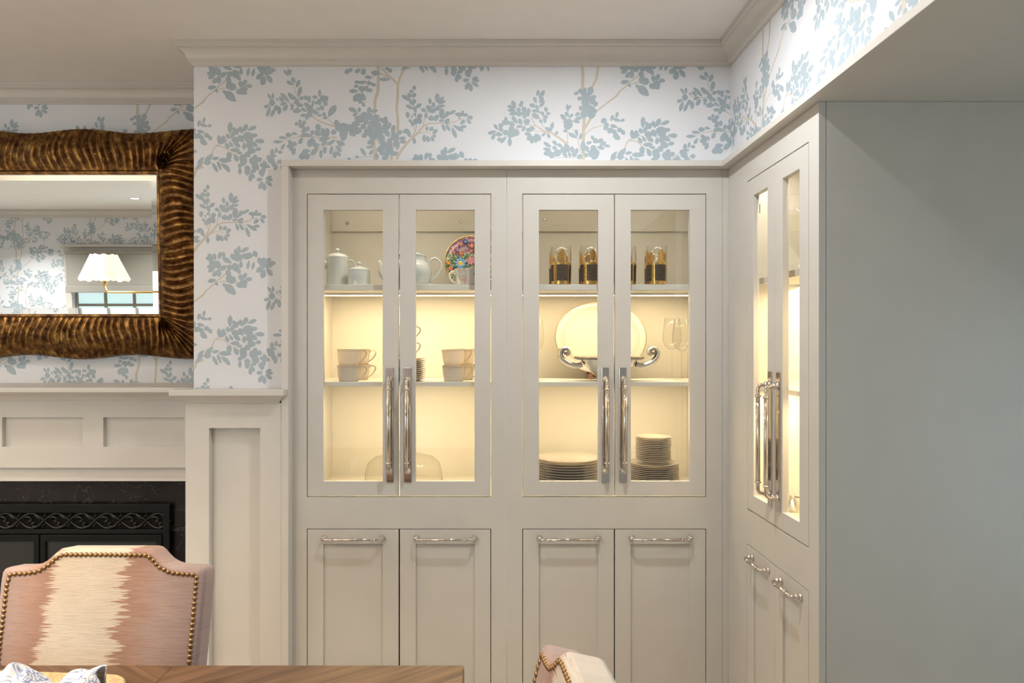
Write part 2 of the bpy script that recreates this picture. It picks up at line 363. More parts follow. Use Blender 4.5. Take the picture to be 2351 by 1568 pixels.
def part(name, mb, mat, parent=None, smooth=False, bevel=0, loc=None, rot=None, seg=2, auto=None):
    me = mb.mesh(name, M[mat] if isinstance(mat, str) else mat, smooth)
    o = link(name, me, parent, loc, rot)
    if bevel:
        md = o.modifiers.new('bevel', 'BEVEL'); md.width = bevel; md.segments = seg; md.limit_method = 'ANGLE'; md.angle_limit = math.radians(40); md.harden_normals = False
    if auto is not None:
        me.polygons.foreach_set('use_smooth', [True]*len(me.polygons))
        me.set_sharp_from_angle(angle=math.radians(auto))
    return o
def thing(name, label, cat, loc=(0,0,0), rz=0, group=None, rot=None):
    o = bpy.data.objects.new(name, None); C.objects.link(o); o.empty_display_size = 0.05
    o.location = loc; o.rotation_euler = rot if rot else (0, 0, rz)
    return tag(o, label, cat, group)
def tag(o, label=None, cat=None, group=None, kind=None):
    if label: o['label'] = label
    if cat: o['category'] = cat
    if group: o['group'] = group
    if kind: o['kind'] = kind
    return o
def struct(name, mb, mat, label=None, parent=None, **kw):
    o = part(name, mb, mat, parent, **kw); o['kind'] = 'structure'
    if label: o['label'] = label
    return o
def copy_tree(o, parent=None):
    c = o.copy(); C.objects.link(c)
    if parent is not None: c.parent = parent
    for ch in list(o.children): copy_tree(ch, c)
    return c
# ------------------------------------------------------------------ room shell
ZS = E+0.739; ZS2 = E+0.763          # soffit underside, ledge top
XLEFT, YBACK, XHALL = -6.2, -1.35, 2.7
struct('floor', MB().box(XLEFT, XHALL, YBACK, 3.6, -0.05, 0.0), 'floor', 'brown oak floor of the dining room')
struct('ceiling', MB().box(XLEFT, XP+0.1, YBACK, 3.6, CEIL, CEIL+0.06), 'ceiling', 'plain taupe white ceiling')
wall_back = struct('wall_back', MB().plate([XC, XP+0.12], [0, CEIL], [(-0.850, XP+0.12, 0.0, ZS2)], YW, 3.60), 'paper', 'white papered wall with blue grey leafy branches above the cabinets')
wall_recess = struct('wall_fireplace', MB().box(-3.4, XC, YR, YR+0.25, 0, CEIL), 'paper', 'papered recess wall behind the gilt mirror')
struct('wall_left_bay', MB().box(XLEFT, -3.4, YW, YR+0.25, 0, CEIL), 'paper', 'papered wall beyond the fireplace recess')
struct('wall_left', MB().box(XLEFT-0.1, XLEFT, YBACK, YW, 0, CEIL), 'paper', 'far left wall of the dining room')
wall_right = struct('wall_right', MB().box(XP, XP+0.12, YBACK, YW+0.02, ZS2, CEIL), 'paper', 'papered header wall over the right hand opening')
struct('wall_hall', MB().box(XHALL, XHALL+0.1, YBACK, 3.6, 0, ZS), 'wall', 'plain wall at the far side of the hall')
struct('wall_end', MB().box(XP+0.66, XHALL, 3.5, 3.6, 0, ZS), 'wall', 'plain end wall of the hall')
# soffit slab: lower ceiling of the hall, its edge is the ledge along the right wall
struct('ceiling_hall', MB().box(XL, XHALL, YBACK, 3.6, ZS, ZS2), 'trim', 'dropped soffit over the opening on the right', bevel=0.0015)
struct('trim_1', MB().box(-0.8645, XL, YL, 3.0, ZS, ZS2), 'trim', 'painted ledge running over the two tall cabinets', bevel=0.0015)
struct('trim_2', MB().box(-0.8645, -0.8355, YL, 3.0, 0, ZS), 'trim', 'painted upright casing left of the tall cabinets', bevel=0.0015)
CP = [(0.0, -0.0865), (0.0075, -0.0865), (0.0075, -0.0795), (0.0115, -0.0765), (0.0140, -0.0735), (0.0170, -0.0725), (0.0170, -0.0655), (0.0215, -0.0635),
      (0.0225, -0.055), (0.0262, -0.0455), (0.0325, -0.0365), (0.0405, -0.0300), (0.0480, -0.0265), (0.0525, -0.0255), (0.0525, -0.0215), (0.0570, -0.0185), (0.0618, -0.0165), (0.0618, -0.0005), (0.0, -0.0005)]
struct('trim_3', MB().molding([(XP, YBACK+0.01), (XP, YW), (XC, YW), (XC, YR), (-3.4, YR), (-3.4, YW), (XLEFT, YW)], [(a, CEIL+z) for a, z in CP]), 'trim', 'stepped crown moulding round the ceiling', auto=22)

# ------------------------------------------------------------------ mirror geometry (tilted a little forward off its wire)
MY = 3.245                                   # mirror glass plane at its middle
MZ = E+0.4835
def mirror_hit(px, py, Yt, th):
    n = Vector((0, -math.cos(th), -math.sin(th))); M0 = Vector((0, MY, MZ)); c = Vector((0, 0, E))
    d = Vector(((px-VX)/F, 1, -(py-VY)/F)); t = (M0-c).dot(n)/d.dot(n); p = c+d*t
    r = d-2*d.dot(n)*n; u = (Yt-p.y)/r.y
    return p+r*u
lo, hi = 0.0, 0.08
for _ in range(40):
    th = (lo+hi)/2
    if mirror_hit(200, 500, YBACK, th).z > CEIL-0.0865: lo = th
    else: hi = th
TH = th
def mir(px, py, Yt): return mirror_hit(px, py, Yt, TH)

# rear wall (seen in the mirror) with a window
wl = mir(158, 575, YBACK).x; wt = mir(200, 583, YBACK).z; wb = wt-1.45; wr = wl+1.75
FILL_WIN = (-3.45, -2.05, 0.85, 2.15)  # extra unseen window, added to carry the cool fill light
wall_rear = struct('wall_rear', MB().plate([XLEFT, XHALL], [0, CEIL], [(wl+0.03, wr-0.03, wb, wt), FILL_WIN], YBACK, YBACK-0.12), 'paper', 'papered wall opposite the fireplace, seen in the mirror')
struct('trim_4', MB().molding([(XLEFT, YBACK), (XP+0.1, YBACK)], [(a, CEIL+z) for a, z in CP]), 'trim', 'crown moulding over the window wall', auto=32)
def window(name, x0, x1, z0, z1, cols, rows, label):
    c_ = 0.075
    wn = struct(name, MB().plate([x0-c_, x1+c_], [z0-c_, z1+c_], [(x0, x1, z0, z1)], YBACK+0.022, YBACK-0.001), 'trim', label, bevel=0.003)
    struct('window_cornice', MB().box(x0-c_-0.03, x1+c_+0.03, YBACK-0.001, YBACK+0.05, z1+c_, z1+c_+0.03), 'trim', None, parent=wn, bevel=0.003)
    holes = []; mb = 0.03; W = (x1-x0); H = (z1-z0)
    for i in range(cols):
        for j in range(rows): holes.append((x0+mb+i*(W-mb)/cols, x0+(i+1)*(W-mb)/cols, z0+mb+j*(H-mb)/rows, z0+(j+1)*(H-mb)/rows))
    struct('sash', MB().plate([x0, x1], [z0, z1], holes, YBACK-0.04, YBACK-0.075), 'linen', None, parent=wn)
    for h in holes: struct('pane', MB().box(h[0]-0.004, h[1]+0.004, YBACK-0.06, YBACK-0.056, h[2]-0.004, h[3]+0.004), 'daypane', None, parent=wn)
    return wn
window('window_1', wl+0.03, wr-0.03, wb, wt, 5, 5, 'paned window with pale frosted panes opposite the fireplace')
window('added_window', *FILL_WIN, 5, 4, 'added unseen paned window behind the table, giving cool fill light')
area('added_window_fill', ((FILL_WIN[0]+FILL_WIN[1])/2, YBACK+0.03, 1.5), 1.35, FILL_WIN_W, (0.74, 0.89, 1.0), (PI/2-0.25, 0, 0), size_y=1.2)  # frontal fill, set at the added rear window
# roman blind
bz = mir(200, 672, YBACK+0.07).z; bt = mir(200, 583, YBACK+0.07).z; bx = mir(152, 600, YBACK+0.07).x
bl = thing('roman_blind', 'grey linen roman blind over the paned window, seen in the mirror', 'blind', (bx, YBACK+0.05, bz))
part('fabric', MB().box(0, 1.80, 0.0, 0.035, 0.03, bt-bz), 'linen', bl, bevel=0.006)
part('hem_fold', MB().box(0, 1.80, 0.036, 0.055, 0.0, 0.075), 'linen', bl, bevel=0.008)
part('head_rail', MB().box(-0.005, 1.805, -0.024, 0.04, bt-bz, bt-bz+0.03), 'linen', bl, bevel=0.003)
# hall window, gives the cool light on the cabinet end panel
hw = struct('window_2', MB().plate([-0.9, 0.7], [0.3, 1.9], [(-0.82, 0.62, 0.38, 1.82)], 0.0, 0.02), 'trim', 'daylit window in the side hall'); hw.rotation_euler = (0, 0, -PI/2); hw.location = (XHALL-0.021, 0.4, 0)
struct('pane', MB().box(-0.82, 0.62, 0.014, 0.018, 0.38, 1.82), 'daypane', None, parent=hw)
area('daylight_hall', (XHALL-0.06, 0.6, 1.05), 1.3, HALL_W, (0.50, 0.76, 1.0), (0, PI/2, 0), size_y=1.3)

# ------------------------------------------------------------------ wallpaper print: traced motif, half-drop repeat
def Z(ox, oy, s): return lambda x, y: (ox+x/s, oy+y/s)
z7 = Z(440, 550, 4.482); z6 = Z(440, 280, 5.409); z3 = Z(780, 150, 6.969); z2 = Z(600, 150, 6.969); z4 = Z(1100, 150, 6.969); z5 = Z(1380, 150, 6.969)
def parse(txt):
    return [tuple(float(q) for q in l.replace('-', ',').split(',')) for l in txt.split()]
LEAVES = [
(z7, 4.482, '350,470-450,562,75 170,430-250,415,40 250,440-265,475,30 325,450-350,490,30 150,190-230,200,45 170,150-220,200,40 230,145-245,210,35 300,130-280,200,38 330,130-330,190,32 320,190-410,240,45 160,280-230,280,40 175,330-240,290,40 220,375-270,320,45 280,380-280,300,45 300,310-360,270,45 230,230-300,290,70 200,200-220,300,50 410,150-440,210,45 450,100-470,180,40 490,70-475,150,35 585,85-495,130,35 440,170-520,200,80 510,290-505,220,35 430,250-480,330,70 400,260-380,320,50 360,320-400,370,50 370,370-420,450,70 400,400-450,440,70 470,300-500,350,40 560,160-630,170,60 640,120-670,180,45 575,300-590,220,30 625,305-645,230,30 690,190-720,260,50 740,185-750,240,35 810,195-760,240,40 862,245-790,240,40 830,270-760,260,40 825,370-770,290,45 725,395-750,310,55 670,330-740,280,50 700,240-790,280,60 520,160-600,190,55 560,345-530,410,40 620,410-560,405,38 500,360-510,420,45 465,450-520,490,50 560,490-500,430,55 575,440-510,430,45'),
(z6, 5.409, '55,580-140,500,40 80,520-150,440,45 170,500-260,400,60 160,510-240,500,60 260,460-340,445,40 310,600-260,510,42 355,575-320,490,38 465,590-370,520,50 345,475-490,480,55 455,380-480,460,60 435,440-490,450,45 340,170-340,270,45 400,175-380,260,50 330,250-430,230,60 480,10-475,140,55 530,125-480,200,45 440,150-460,210,45 520,70-550,150,45 580,80-555,160,40 500,215-600,230,70 600,60-630,140,45 685,30-650,120,55 800,60-700,100,45 590,170-640,250,60 640,180-780,170,90 812,160-740,180,45 900,240-790,235,52 660,210-760,220,70 810,300-720,240,55 600,310-520,250,50 510,310-470,250,35 460,330-420,260,45 650,340-655,260,45 690,260-740,330,70 590,350-480,350,50 625,385-560,385,35 860,330-790,345,45 700,340-790,370,80 670,380-720,430,70 570,490-530,400,50 800,410-770,470,50 600,430-680,470,90 650,450-640,540,80 870,460-780,480,55 720,470-820,500,90 590,520-620,560,60 600,650-600,560,42 690,660-690,560,60 660,560-730,590,60 725,735-745,630,50 780,700-755,640,30 800,600-730,620,45 760,520-830,590,80 850,530-970,560,60 900,490-920,560,50 860,590-880,680,70 900,570-880,640,50 810,720-880,710,45 840,830-880,740,50 905,850-900,760,48 995,790-915,740,42 1005,720-920,715,40 990,680-920,700,35 940,420-990,470,60 1000,340-1000,430,45 1055,320-1040,390,30 960,440-1020,510,80 1125,380-1065,370,38 1050,420-1000,420,28 1000,490-1050,580,55 1125,490-1060,500,50 1030,600-1060,530,40 1125,600-1110,540,25'),
(z3, 6.969, '1190,325-1195,400,55 1120,405-1180,430,50 1085,460-1150,500,65 1210,450-1170,510,60 1000,485-1150,570,62 1120,560-1180,640,55 1205,610-1190,530,45 1065,640-1180,700,50 1300,620-1215,680,60 1190,660-1220,760,50 1085,750-1090,840,58 1150,800-1160,850,25 1180,770-1220,810,40 1310,785-1240,850,70 1200,860-1220,950,70 1240,850-1300,930,90 1110,870-1150,910,45 1180,970-1140,900,45 1310,700-1380,740,55 1380,760-1385,850,50 1440,530-1450,620,48 1400,640-1420,720,55 1500,590-1500,680,50 1565,455-1555,590,68 1660,510-1570,600,55 1690,570-1580,620,42 1680,645-1530,670,45 1610,700-1450,710,45 1530,745-1410,740,40 1460,650-1420,730,50 1420,830-1500,870,70 1470,800-1470,890,45 1565,790-1540,890,60 1510,820-1540,890,60 1640,700-1620,850,80 1740,740-1690,830,60 1850,725-1730,790,45 1590,890-1670,880,40 1680,800-1650,860,50 1760,875-1690,880,50 1680,880-1740,940,60 1850,780-1990,800,60 1970,725-1960,790,40 2050,790-1960,800,50 2125,840-2040,830,60 2095,930-2030,860,45 2000,880-1930,940,58 1900,830-1930,860,30 1970,1050-1820,960,55 2020,980-1920,990,50 1860,1155-1800,1000,58 1680,1050-1645,940,48 1760,1045-1700,950,50 1400,980-1390,1050,50 1490,990-1440,1050,58 1555,1030-1490,1090,60 1540,1130-1480,1130,55 1500,1215-1460,1140,48 1425,1225-1400,1130,55 1355,1220-1350,1110,58 1195,1255-1190,1160,52 1020,1080-1090,1020,60 1070,1020-1130,1150,60'),
(z2, 6.969, '365,80-430,170,40 430,55-440,150,35 470,70-460,160,35 490,200-540,280,55 410,260-510,310,55 610,240-560,350,60 630,350-595,500,65 105,460-165,550,40 185,450-190,540,40 130,600-220,600,100 45,670-130,640,50 90,815-140,670,58 160,820-220,680,52 285,780-290,660,60 240,640-240,720,60 250,525-260,570,30 285,510-360,580,48 315,450-440,580,58 310,630-400,600,50 355,725-420,630,62 430,450-500,510,60 450,490-560,540,70 540,560-600,620,80 610,540-680,510,60 700,485-720,560,55 790,510-720,540,60 780,590-750,540,50 560,630-670,640,60 460,640-530,650,50 475,720-510,650,40 510,730-640,725,70 560,680-600,720,50 700,600-760,680,60 835,560-810,680,38 740,640-820,760,90 640,690-720,740,40 630,800-740,800,50 710,865-760,810,45 740,760-820,820,70 935,395-930,500,48 820,500-900,520,50 855,600-930,600,50 990,480-960,570,70 1060,500-980,580,80 1055,600-990,620,80 920,540-940,640,60 950,650-990,720,70 890,680-930,720,45 820,720-890,760,60 900,800-970,800,40 980,770-1030,800,60 1185,650-1075,815,95 990,840-1060,840,45 850,790-920,740,40 195,1225-340,1220,50 285,1155-410,1165,48 390,1110-490,1120,70 490,1085-570,1100,42 320,1345-375,1255,48 430,1210-500,1260,60 410,1300-490,1290,60 560,1240-500,1270,60 460,1365-510,1310,60 500,1430-540,1330,60 480,1240-520,1300,80 610,1255-650,1160,60 535,935-600,935,55 615,870-620,930,48 700,890-660,960,60 600,950-690,990,70 660,1000-720,1040,60 740,975-750,1060,50 640,1060-720,1060,50 630,1130-720,1110,55 690,1100-790,1140,60 820,1040-800,1130,55 900,940-920,1070,80 850,1060-950,1120,80 980,1010-1000,1160,70 1050,1010-1050,1150,80 930,1190-1080,1170,80 1000,1080-1080,1100,80 760,1300-820,1160,90 830,1280-840,1180,60 830,1290-930,1270,70 800,1430-900,1320,70 660,1370-780,1370,60 605,1470-720,1440,90 640,1410-760,1450,90 700,1490-780,1430,70 955,1480-950,1350,50 1020,1410-1000,1310,60 1050,1340-980,1320,50 960,1270-1060,1230,50 1110,1420-1130,1290,58 1060,1270-1180,1200,55 1330,1270-1200,1210,60 1280,1300-1220,1230,50 1275,1380-1200,1290,60 1270,1445-1190,1380,50 1180,1480-1170,1380,60 1120,1060-1200,1080,80 1190,880-1230,1000,80 1200,950-1300,1050,120 1340,930-1350,1000,60 1290,980-1400,1040,100 1260,1130-1380,1080,90 1290,1200-1370,1120,60 1280,1140-1330,1200,60 1400,950-1450,1010,70 1400,1040-1600,1060,110 1480,1140-1480,1080,40 1420,1120-1450,1080,40'),
(z3, 6.969, '510,120-640,130,75 640,225-800,225,55 405,185-510,195,50 240,270-330,270,50 300,280-430,265,50 230,340-300,330,50 440,300-510,270,60 575,320-500,300,55 155,415-290,410,60 230,570-320,450,95 320,610-335,480,65 400,560-350,440,65 400,660-350,580,50 380,340-350,430,80 420,330-450,430,60 520,400-450,400,60 300,360-380,380,70 90,130-160,60,70 200,60-130,100,60 250,115-330,60,55 370,150-390,50,75 730,50-790,60,50 825,110-780,50,60 1345,115-1310,40,45 1545,110-1480,50,55 1400,85-1390,40,35 150,690-270,740,70 315,680-310,750,50 215,810-280,760,50 480,670-460,770,65 500,740-610,720,50 360,760-430,850,110 240,850-330,850,70 290,810-350,870,60 260,890-400,870,80 430,790-530,850,110 580,790-590,870,90 380,900-480,920,80 480,850-640,880,90 200,930-320,950,80 0,960-160,990,90 80,1000-220,980,80 160,1050-350,1030,110 0,1080-120,1060,80 340,960-420,1000,80 450,970-540,1020,110 560,930-660,1000,110 650,840-700,920,60 730,820-740,900,60 690,880-780,930,80 810,920-780,1020,50 700,950-760,1050,100 390,1060-460,1050,80 360,1140-440,1100,70 440,1080-560,1090,110 560,1080-700,1050,120 480,1130-600,1160,100 600,1130-720,1180,110 450,1250-530,1200,70 510,1290-540,1220,50 640,1200-730,1240,90 870,960-840,1090,65 740,1060-790,1140,80 830,1080-900,1100,70 820,1130-940,1150,110 990,1050-920,1110,60 1050,1160-940,1180,55 1060,1220-960,1230,50 770,1180-830,1240,90 880,1200-940,1320,90 600,1350-720,1330,90 660,1290-800,1290,110 740,1260-840,1360,120 640,1420-720,1390,60 700,1400-800,1420,110 680,1490-780,1470,80 800,1360-880,1440,80 580,1420-610,1500,60 430,1310-530,1310,45 340,1330-420,1450,55 480,1430-530,1350,50 250,1460-310,1470,40 120,1490-180,1500,30 880,1440-920,1380,60 660,1000-720,1090,70 500,890-560,990,80'),
(z4, 6.969, '950,400-930,490,48 1040,410-960,530,60 880,510-910,600,48 1030,520-960,590,50 810,630-910,660,62 1040,570-970,670,55 920,640-945,720,45 850,730-960,730,52 980,740-960,770,40 850,780-960,850,70 1060,670-1080,750,55 1140,770-1070,770,40 1010,740-1030,820,45 1090,800-1030,870,60 1050,920-1060,850,45 970,870-1010,920,50 1180,915-1150,1040,55 1060,1000-1160,1050,55 1255,1060-1220,1110,45 530,570-580,680,65 460,650-580,690,55 460,720-590,725,42 490,780-630,760,55 620,680-650,760,60 640,620-690,660,50 680,570-680,650,50 700,670-740,740,70 600,790-720,770,60 700,730-800,810,90 790,690-800,780,55 700,840-760,800,50 420,830-440,900,50 370,910-500,920,75 530,820-610,930,60 480,920-570,960,70 640,860-680,950,65 720,920-810,880,90 500,980-540,1060,90 240,945-300,1030,45 310,960-390,960,60 330,990-370,1060,60 145,1090-270,1055,52 205,1185-255,1090,52 270,1100-370,1110,65 380,1080-480,1070,80 290,1190-370,1180,60 350,1240-430,1140,50 490,1290-490,1150,60 460,1080-560,1130,110 550,1060-640,1100,110 690,1050-740,980,50 600,980-700,980,45 815,990-890,1020,50 750,1030-860,1040,60 735,1090-830,1110,55 770,1190-850,1130,70 840,1245-860,1140,65 910,1235-880,1130,65 970,1200-900,1100,90 960,1110-940,1170,50 1010,1130-1060,1080,40 1130,1160-1090,1090,45 1410,630-1420,740,45 1465,640-1430,700,35 1380,750-1430,820,55 1310,790-1400,890,65 1500,780-1440,840,45 1350,910-1480,900,80 1360,980-1490,960,110 1440,860-1440,1010,100 1350,1040-1410,1060,45 1600,760-1540,810,55 1640,840-1530,860,50 1610,910-1500,890,45 1550,1030-1570,1130,50 1440,1090-1560,1160,60 1640,1090-1610,1190,50 1520,460-1600,430,50 1590,390-1650,430,60 1700,360-1690,440,45 1640,400-1720,500,90 1790,350-1770,480,90 1575,540-1650,520,60 1870,500-1780,520,60 1660,480-1800,560,130 1650,560-1760,620,120 1780,560-1860,600,100 1890,590-1830,660,60 1600,670-1700,720,70 1650,700-1880,740,150 1620,790-1740,780,110 1740,800-1860,790,110 1700,650-1800,690,90 1040,1235-1150,1310,52 1030,1335-1150,1350,45 1040,1410-1180,1400,80 1130,1470-1230,1400,80 1180,1210-1250,1280,50 1180,1300-1240,1350,60 1260,1260-1330,1310,50 1200,1430-1320,1370,100 1310,1330-1400,1380,90 1380,1260-1440,1400,80 1350,1380-1400,1480,60 1480,1300-1500,1400,60 1440,1400-1460,1470,50 1570,1330-1540,1430,60 1490,1410-1560,1450,70 1580,1440-1640,1490,80 1660,1220-1670,1400,75 1800,1130-1840,1200,50 1830,1190-1900,1230,80 1985,1190-1890,1230,70 1720,1250-1800,1230,50 2030,1230-1930,1280,48 2090,1295-1990,1280,45 2000,1330-1890,1305,55 1720,1290-1740,1390,55 1800,1290-1860,1370,90 1750,1400-1850,1420,110 1850,1340-1900,1460,90 1690,1450-1740,1420,70 1800,1480-1900,1470,60'),
(z5, 6.969, '15,860-80,920,90 60,940-110,990,90 190,800-160,890,55 265,750-240,840,45 200,860-310,890,50 375,870-310,890,45 150,960-260,990,50 40,1020-120,1000,50 110,1080-180,1000,70 170,1040-250,1090,70 220,1090-260,1190,80 260,1020-340,1050,70 330,1040-375,1110,60 290,1190-260,1120,50'),
]
BRANCHES = [  # (zoom, scale, width start, width end, points)
(z7, 4.482, 15, 12, '28,640-125,570-150,525-240,450-280,410-355,350'), (z7, 4.482, 11, 6, '285,440-330,428-375,430-480,428'),
(z6, 5.409, 22, 12, '40,590-120,520-200,480-245,410-275,330-300,295'), (z6, 5.409, 14, 9, '300,300-360,300-410,315-445,350-470,375-560,420-600,440'), (z6, 5.409, 12, 7, '300,295-420,240-440,210'), (z6, 5.409, 9, 6, '440,240-500,255'), (z6, 5.409, 10, 8, '830,500-870,490-920,465'),
(z3, 6.969, 50, 22, '910,1500-960,1400-1040,1290-1120,1200-1250,1080-1340,970-1430,930'), (z3, 6.969, 20, 9, '1430,930-1700,920-1840,910-1930,860-1990,850'), (z3, 6.969, 22, 9, '1150,1150-1210,1050-1225,960-1215,740-1180,600-1155,470'), (z3, 6.969, 12, 8, '1195,1020-1150,900-1110,840'), (z3, 6.969, 16, 8, '1340,960-1360,800-1390,740-1540,630'), (z3, 6.969, 14, 7, '1250,1100-1310,1070-1420,1075-1470,1110'), (z3, 6.969, 12, 8, '1740,930-1800,980'),
(z2, 6.969, 26, 9, '1190,985-1050,940-900,880-820,820-720,730-640,650-540,610-420,600-270,580'), (z2, 6.969, 14, 9, '590,560-550,440-520,310-480,180'), (z2, 6.969, 14, 9, '1160,940-1060,840-1000,760'),
(z2, 6.969, 20, 8, '1200,1150-1000,1160-760,1140-620,1145-490,1160-350,1220'), (z2, 6.969, 12, 7, '680,1170-590,1240-550,1300-540,1380'), (z2, 6.969, 9, 6, '610,1140-570,1100'), (z2, 6.969, 13, 11, '1180,1160-1050,1280-930,1310-860,1430-800,1490'), (z2, 6.969, 11, 9, '1190,1280-1180,1400-1110,1500'),
(z3, 6.969, 50, 40, '615,30-620,180-610,420-565,560-560,720-560,1000-550,1200-555,1500'), (z3, 6.969, 34, 44, '1120,35-1020,70-960,200-930,320-925,560-910,690-930,850-930,1050-920,1350'), (z3, 6.969, 26, 34, '680,50-780,170-870,240-925,310'), (z3, 6.969, 18, 22, '640,130-800,200'), (z3, 6.969, 13, 9, '560,170-480,220-420,300'), (z3, 6.969, 10, 8, '270,740-340,800'), (z3, 6.969, 16, 16, '590,1200-660,1290'), (z3, 6.969, 16, 16, '840,1240-880,1330'), (z3, 6.969, 9, 12, '230,1500-330,1470-430,1455-540,1470'),
(z4, 6.969, 50, 52, '1655,-250-1655,30-1660,160-1655,350-1680,850-1670,1050-1665,1300-1670,1500'), (z4, 6.969, 48, 34, '1905,-250-1900,30-1880,200-1810,350'), (z4, 6.969, 40, 30, '1780,860-1720,960-1690,1020'), (z4, 6.969, 26, 20, '1900,720-2050,600-2190,490-2250,420'),
(z4, 6.969, 40, 14, '1410,1260-1280,1160-1160,1080-1050,1060-900,960-830,830'), (z4, 6.969, 14, 8, '900,970-800,950-680,970-560,1030-300,1050'), (z4, 6.969, 12, 8, '1050,1060-920,1060-860,1040'), (z4, 6.969, 12, 8, '1050,1000-1010,960-990,900-930,760-915,520'), (z4, 6.969, 16, 12, '1420,1250-1410,1120-1425,1040'), (z4, 6.969, 9, 16, '1500,1010-1570,1150-1600,1300-1640,1420'), (z4, 6.969, 16, 10, '1680,1140-1740,1060-1830,1000-1980,960'), (z4, 6.969, 10, 8, '1490,890-1560,830-1640,830'), (z4, 6.969, 10, 10, '1210,1495-1320,1475-1560,1480'),
]
def leaf_poly(x1, y1, x2, y2, w_):
    # blunt oval leaf, a little pointed at the far end
    dx, dy = x2-x1, y2-y1; x1 -= dx*0.05; y1 -= dy*0.05; dx *= 1.1; dy *= 1.1; w_ *= 1.14; L = math.hypot(dx, dy) or 1; ux, uy = dx/L, dy/L; nx, ny = -uy, ux
    out = []
    for t, a in ((0, 0.10), (0.10, 0.30), (0.32, 0.50), (0.60, 0.46), (0.85, 0.26), (1, 0.05)): out.append((x1+dx*t+nx*w_*a, y1+dy*t+ny*w_*a))
    for t, a in ((1, 0.05), (0.85, 0.26), (0.60, 0.46), (0.32, 0.50), (0.10, 0.30), (0, 0.10)): out.append((x1+dx*t-nx*w_*a, y1+dy*t-ny*w_*a))
    return out
leaf_polys, branch_polys = [], []
for zf_, s, txt in LEAVES:
    for x1, y1, x2, y2, w_ in parse(txt):
        leaf_polys.append(leaf_poly(*zf_(x1, y1), *zf_(x2, y2), w_/s))
for zf_, s, w0, w1, txt in BRANCHES:
    pts = []
    for q in txt.replace('-250', '~250').split('-'):
        x, y = q.replace('~', '-').split(','); pts.append(zf_(float(x), float(y)))
    n = len(pts)
    for i in range(n-1):
        a, b_ = pts[i], pts[i+1]; L = math.hypot(b_[0]-a[0], b_[1]-a[1]) or 1
        nx, ny = -(b_[1]-a[1])/L, (b_[0]-a[0])/L; ux, uy = -ny, nx
        ux, uy = (b_[0]-a[0])/L, (b_[1]-a[1])/L
        wa = (w0+(w1-w0)*i/(n-1))/s/2; wb_ = (w0+(w1-w0)*(i+1)/(n-1))/s/2; e = wb_*0.35
        branch_polys.append([(a[0]+nx*wa-ux*e, a[1]+ny*wa-uy*e), (b_[0]+nx*wb_+ux*e, b_[1]+ny*wb_+uy*e), (b_[0]-nx*wb_+ux*e, b_[1]-ny*wb_+uy*e), (a[0]-nx*wa-ux*e, a[1]-ny*wa-uy*e)])
KW = YW/F
def clip(poly, x0, x1, y0, y1):
    for ax, lim, sgn in ((0, x0, 1), (0, x1, -1), (1, y0, 1), (1, y1, -1)):
        out = []
        for i in range(len(poly)):
            p, q = poly[i-1], poly[i]; a, b_ = (p[ax]-lim)*sgn, (q[ax]-lim)*sgn
            if a >= 0: out.append(p)
            if (a >= 0) != (b_ >= 0):
                t = a/(a-b_); out.append((p[0]+(q[0]-p[0])*t, p[1]+(q[1]-p[1])*t))
        poly = out
        if len(poly) < 3: return None
    return poly
V1, V2 = (474.0, -228.0), (0.0, 443.5)
def print_on(parent, rects, place, du=0.0, dz=0.0):
    """lay the motif on a wall: wall coords u (metres to the right), z (metres); place(u, z, off) -> world point"""
    x0 = min(r[0] for r in rects); x1 = max(r[1] for r in rects); z0 = min(r[2] for r in rects); z1 = max(r[3] for r in rects)
    rng = random.Random(3)
    for nm, polys, mat, base in (('leaf_print', leaf_polys, 'leaf', 0.00022), ('branch_print', branch_polys, 'branch', 0.0001)):
        mb = MB()
        for i in range(-14, 15):
            for j in range(-14, 15):
                ox, oy = i*V1[0]+j*V2[0], i*V1[1]+j*V2[1]
                # bounding test of the whole tile
                tx0, tx1 = (445+ox-VX)*KW+du-0.1, (1700+ox-VX)*KW+du+0.1
                tz0, tz1 = E-(720+oy-VY)*KW+dz-0.1, E-(110+oy-VY)*KW+dz+0.1
                if tx1 < x0 or tx0 > x1 or tz1 < z0 or tz0 > z1: continue
                for poly in polys:
                    pw = [((x+ox-VX)*KW+du, E-(y+oy-VY)*KW+dz) for x, y in poly]
                    off = base+rng.random()*0.00008
                    for (a0, a1, b0, b1) in rects:
                        if max(p[0] for p in pw) < a0 or min(p[0] for p in pw) > a1 or max(p[1] for p in pw) < b0 or min(p[1] for p in pw) > b1: continue
                        c_ = clip(pw, a0, a1, b0, b1)
                        if c_:
                            k0 = len(mb.v); mb.v += [tuple(place(u, z, off)) for u, z in c_]; mb.f.append(tuple(range(k0, k0+len(c_))))
        me = bpy.data.meshes.new(nm); me.from_pydata(mb.v, [], mb.f); me.materials.append(M[mat])
        o = link(nm, me, parent); o['kind'] = 'stuff'
CZ = CEIL-0.08
print_on(wall_back, [(XC+0.0005, XP, ZS2, CZ), (XC+0.0005, -0.8645, zf(893, YW)-0.01, ZS2)], lambda u, z, o: (u, YW-o, z))
UR = 0.993
print_on(wall_right, [(0.0, YW-YBACK, ZS2, CZ)], lambda u, z, o: (XP-o, YW-u, z), du=0.355-(1345-VX)*KW, dz=-0.012)
print_on(wall_recess, [(-3.4, XC, E-0.25, CZ)], lambda u, z, o: (u, YR-o, z), du=xf(322, YR)-(1345-VX)*KW, dz=0.04)
print_on(wall_rear, [(XLEFT, wl-0.05, 0.3, CZ), (wl-0.05, wr+0.05, wt+0.11, CZ)], lambda u, z, o: (u, YBACK+o, z), du=0.2, dz=0.1)
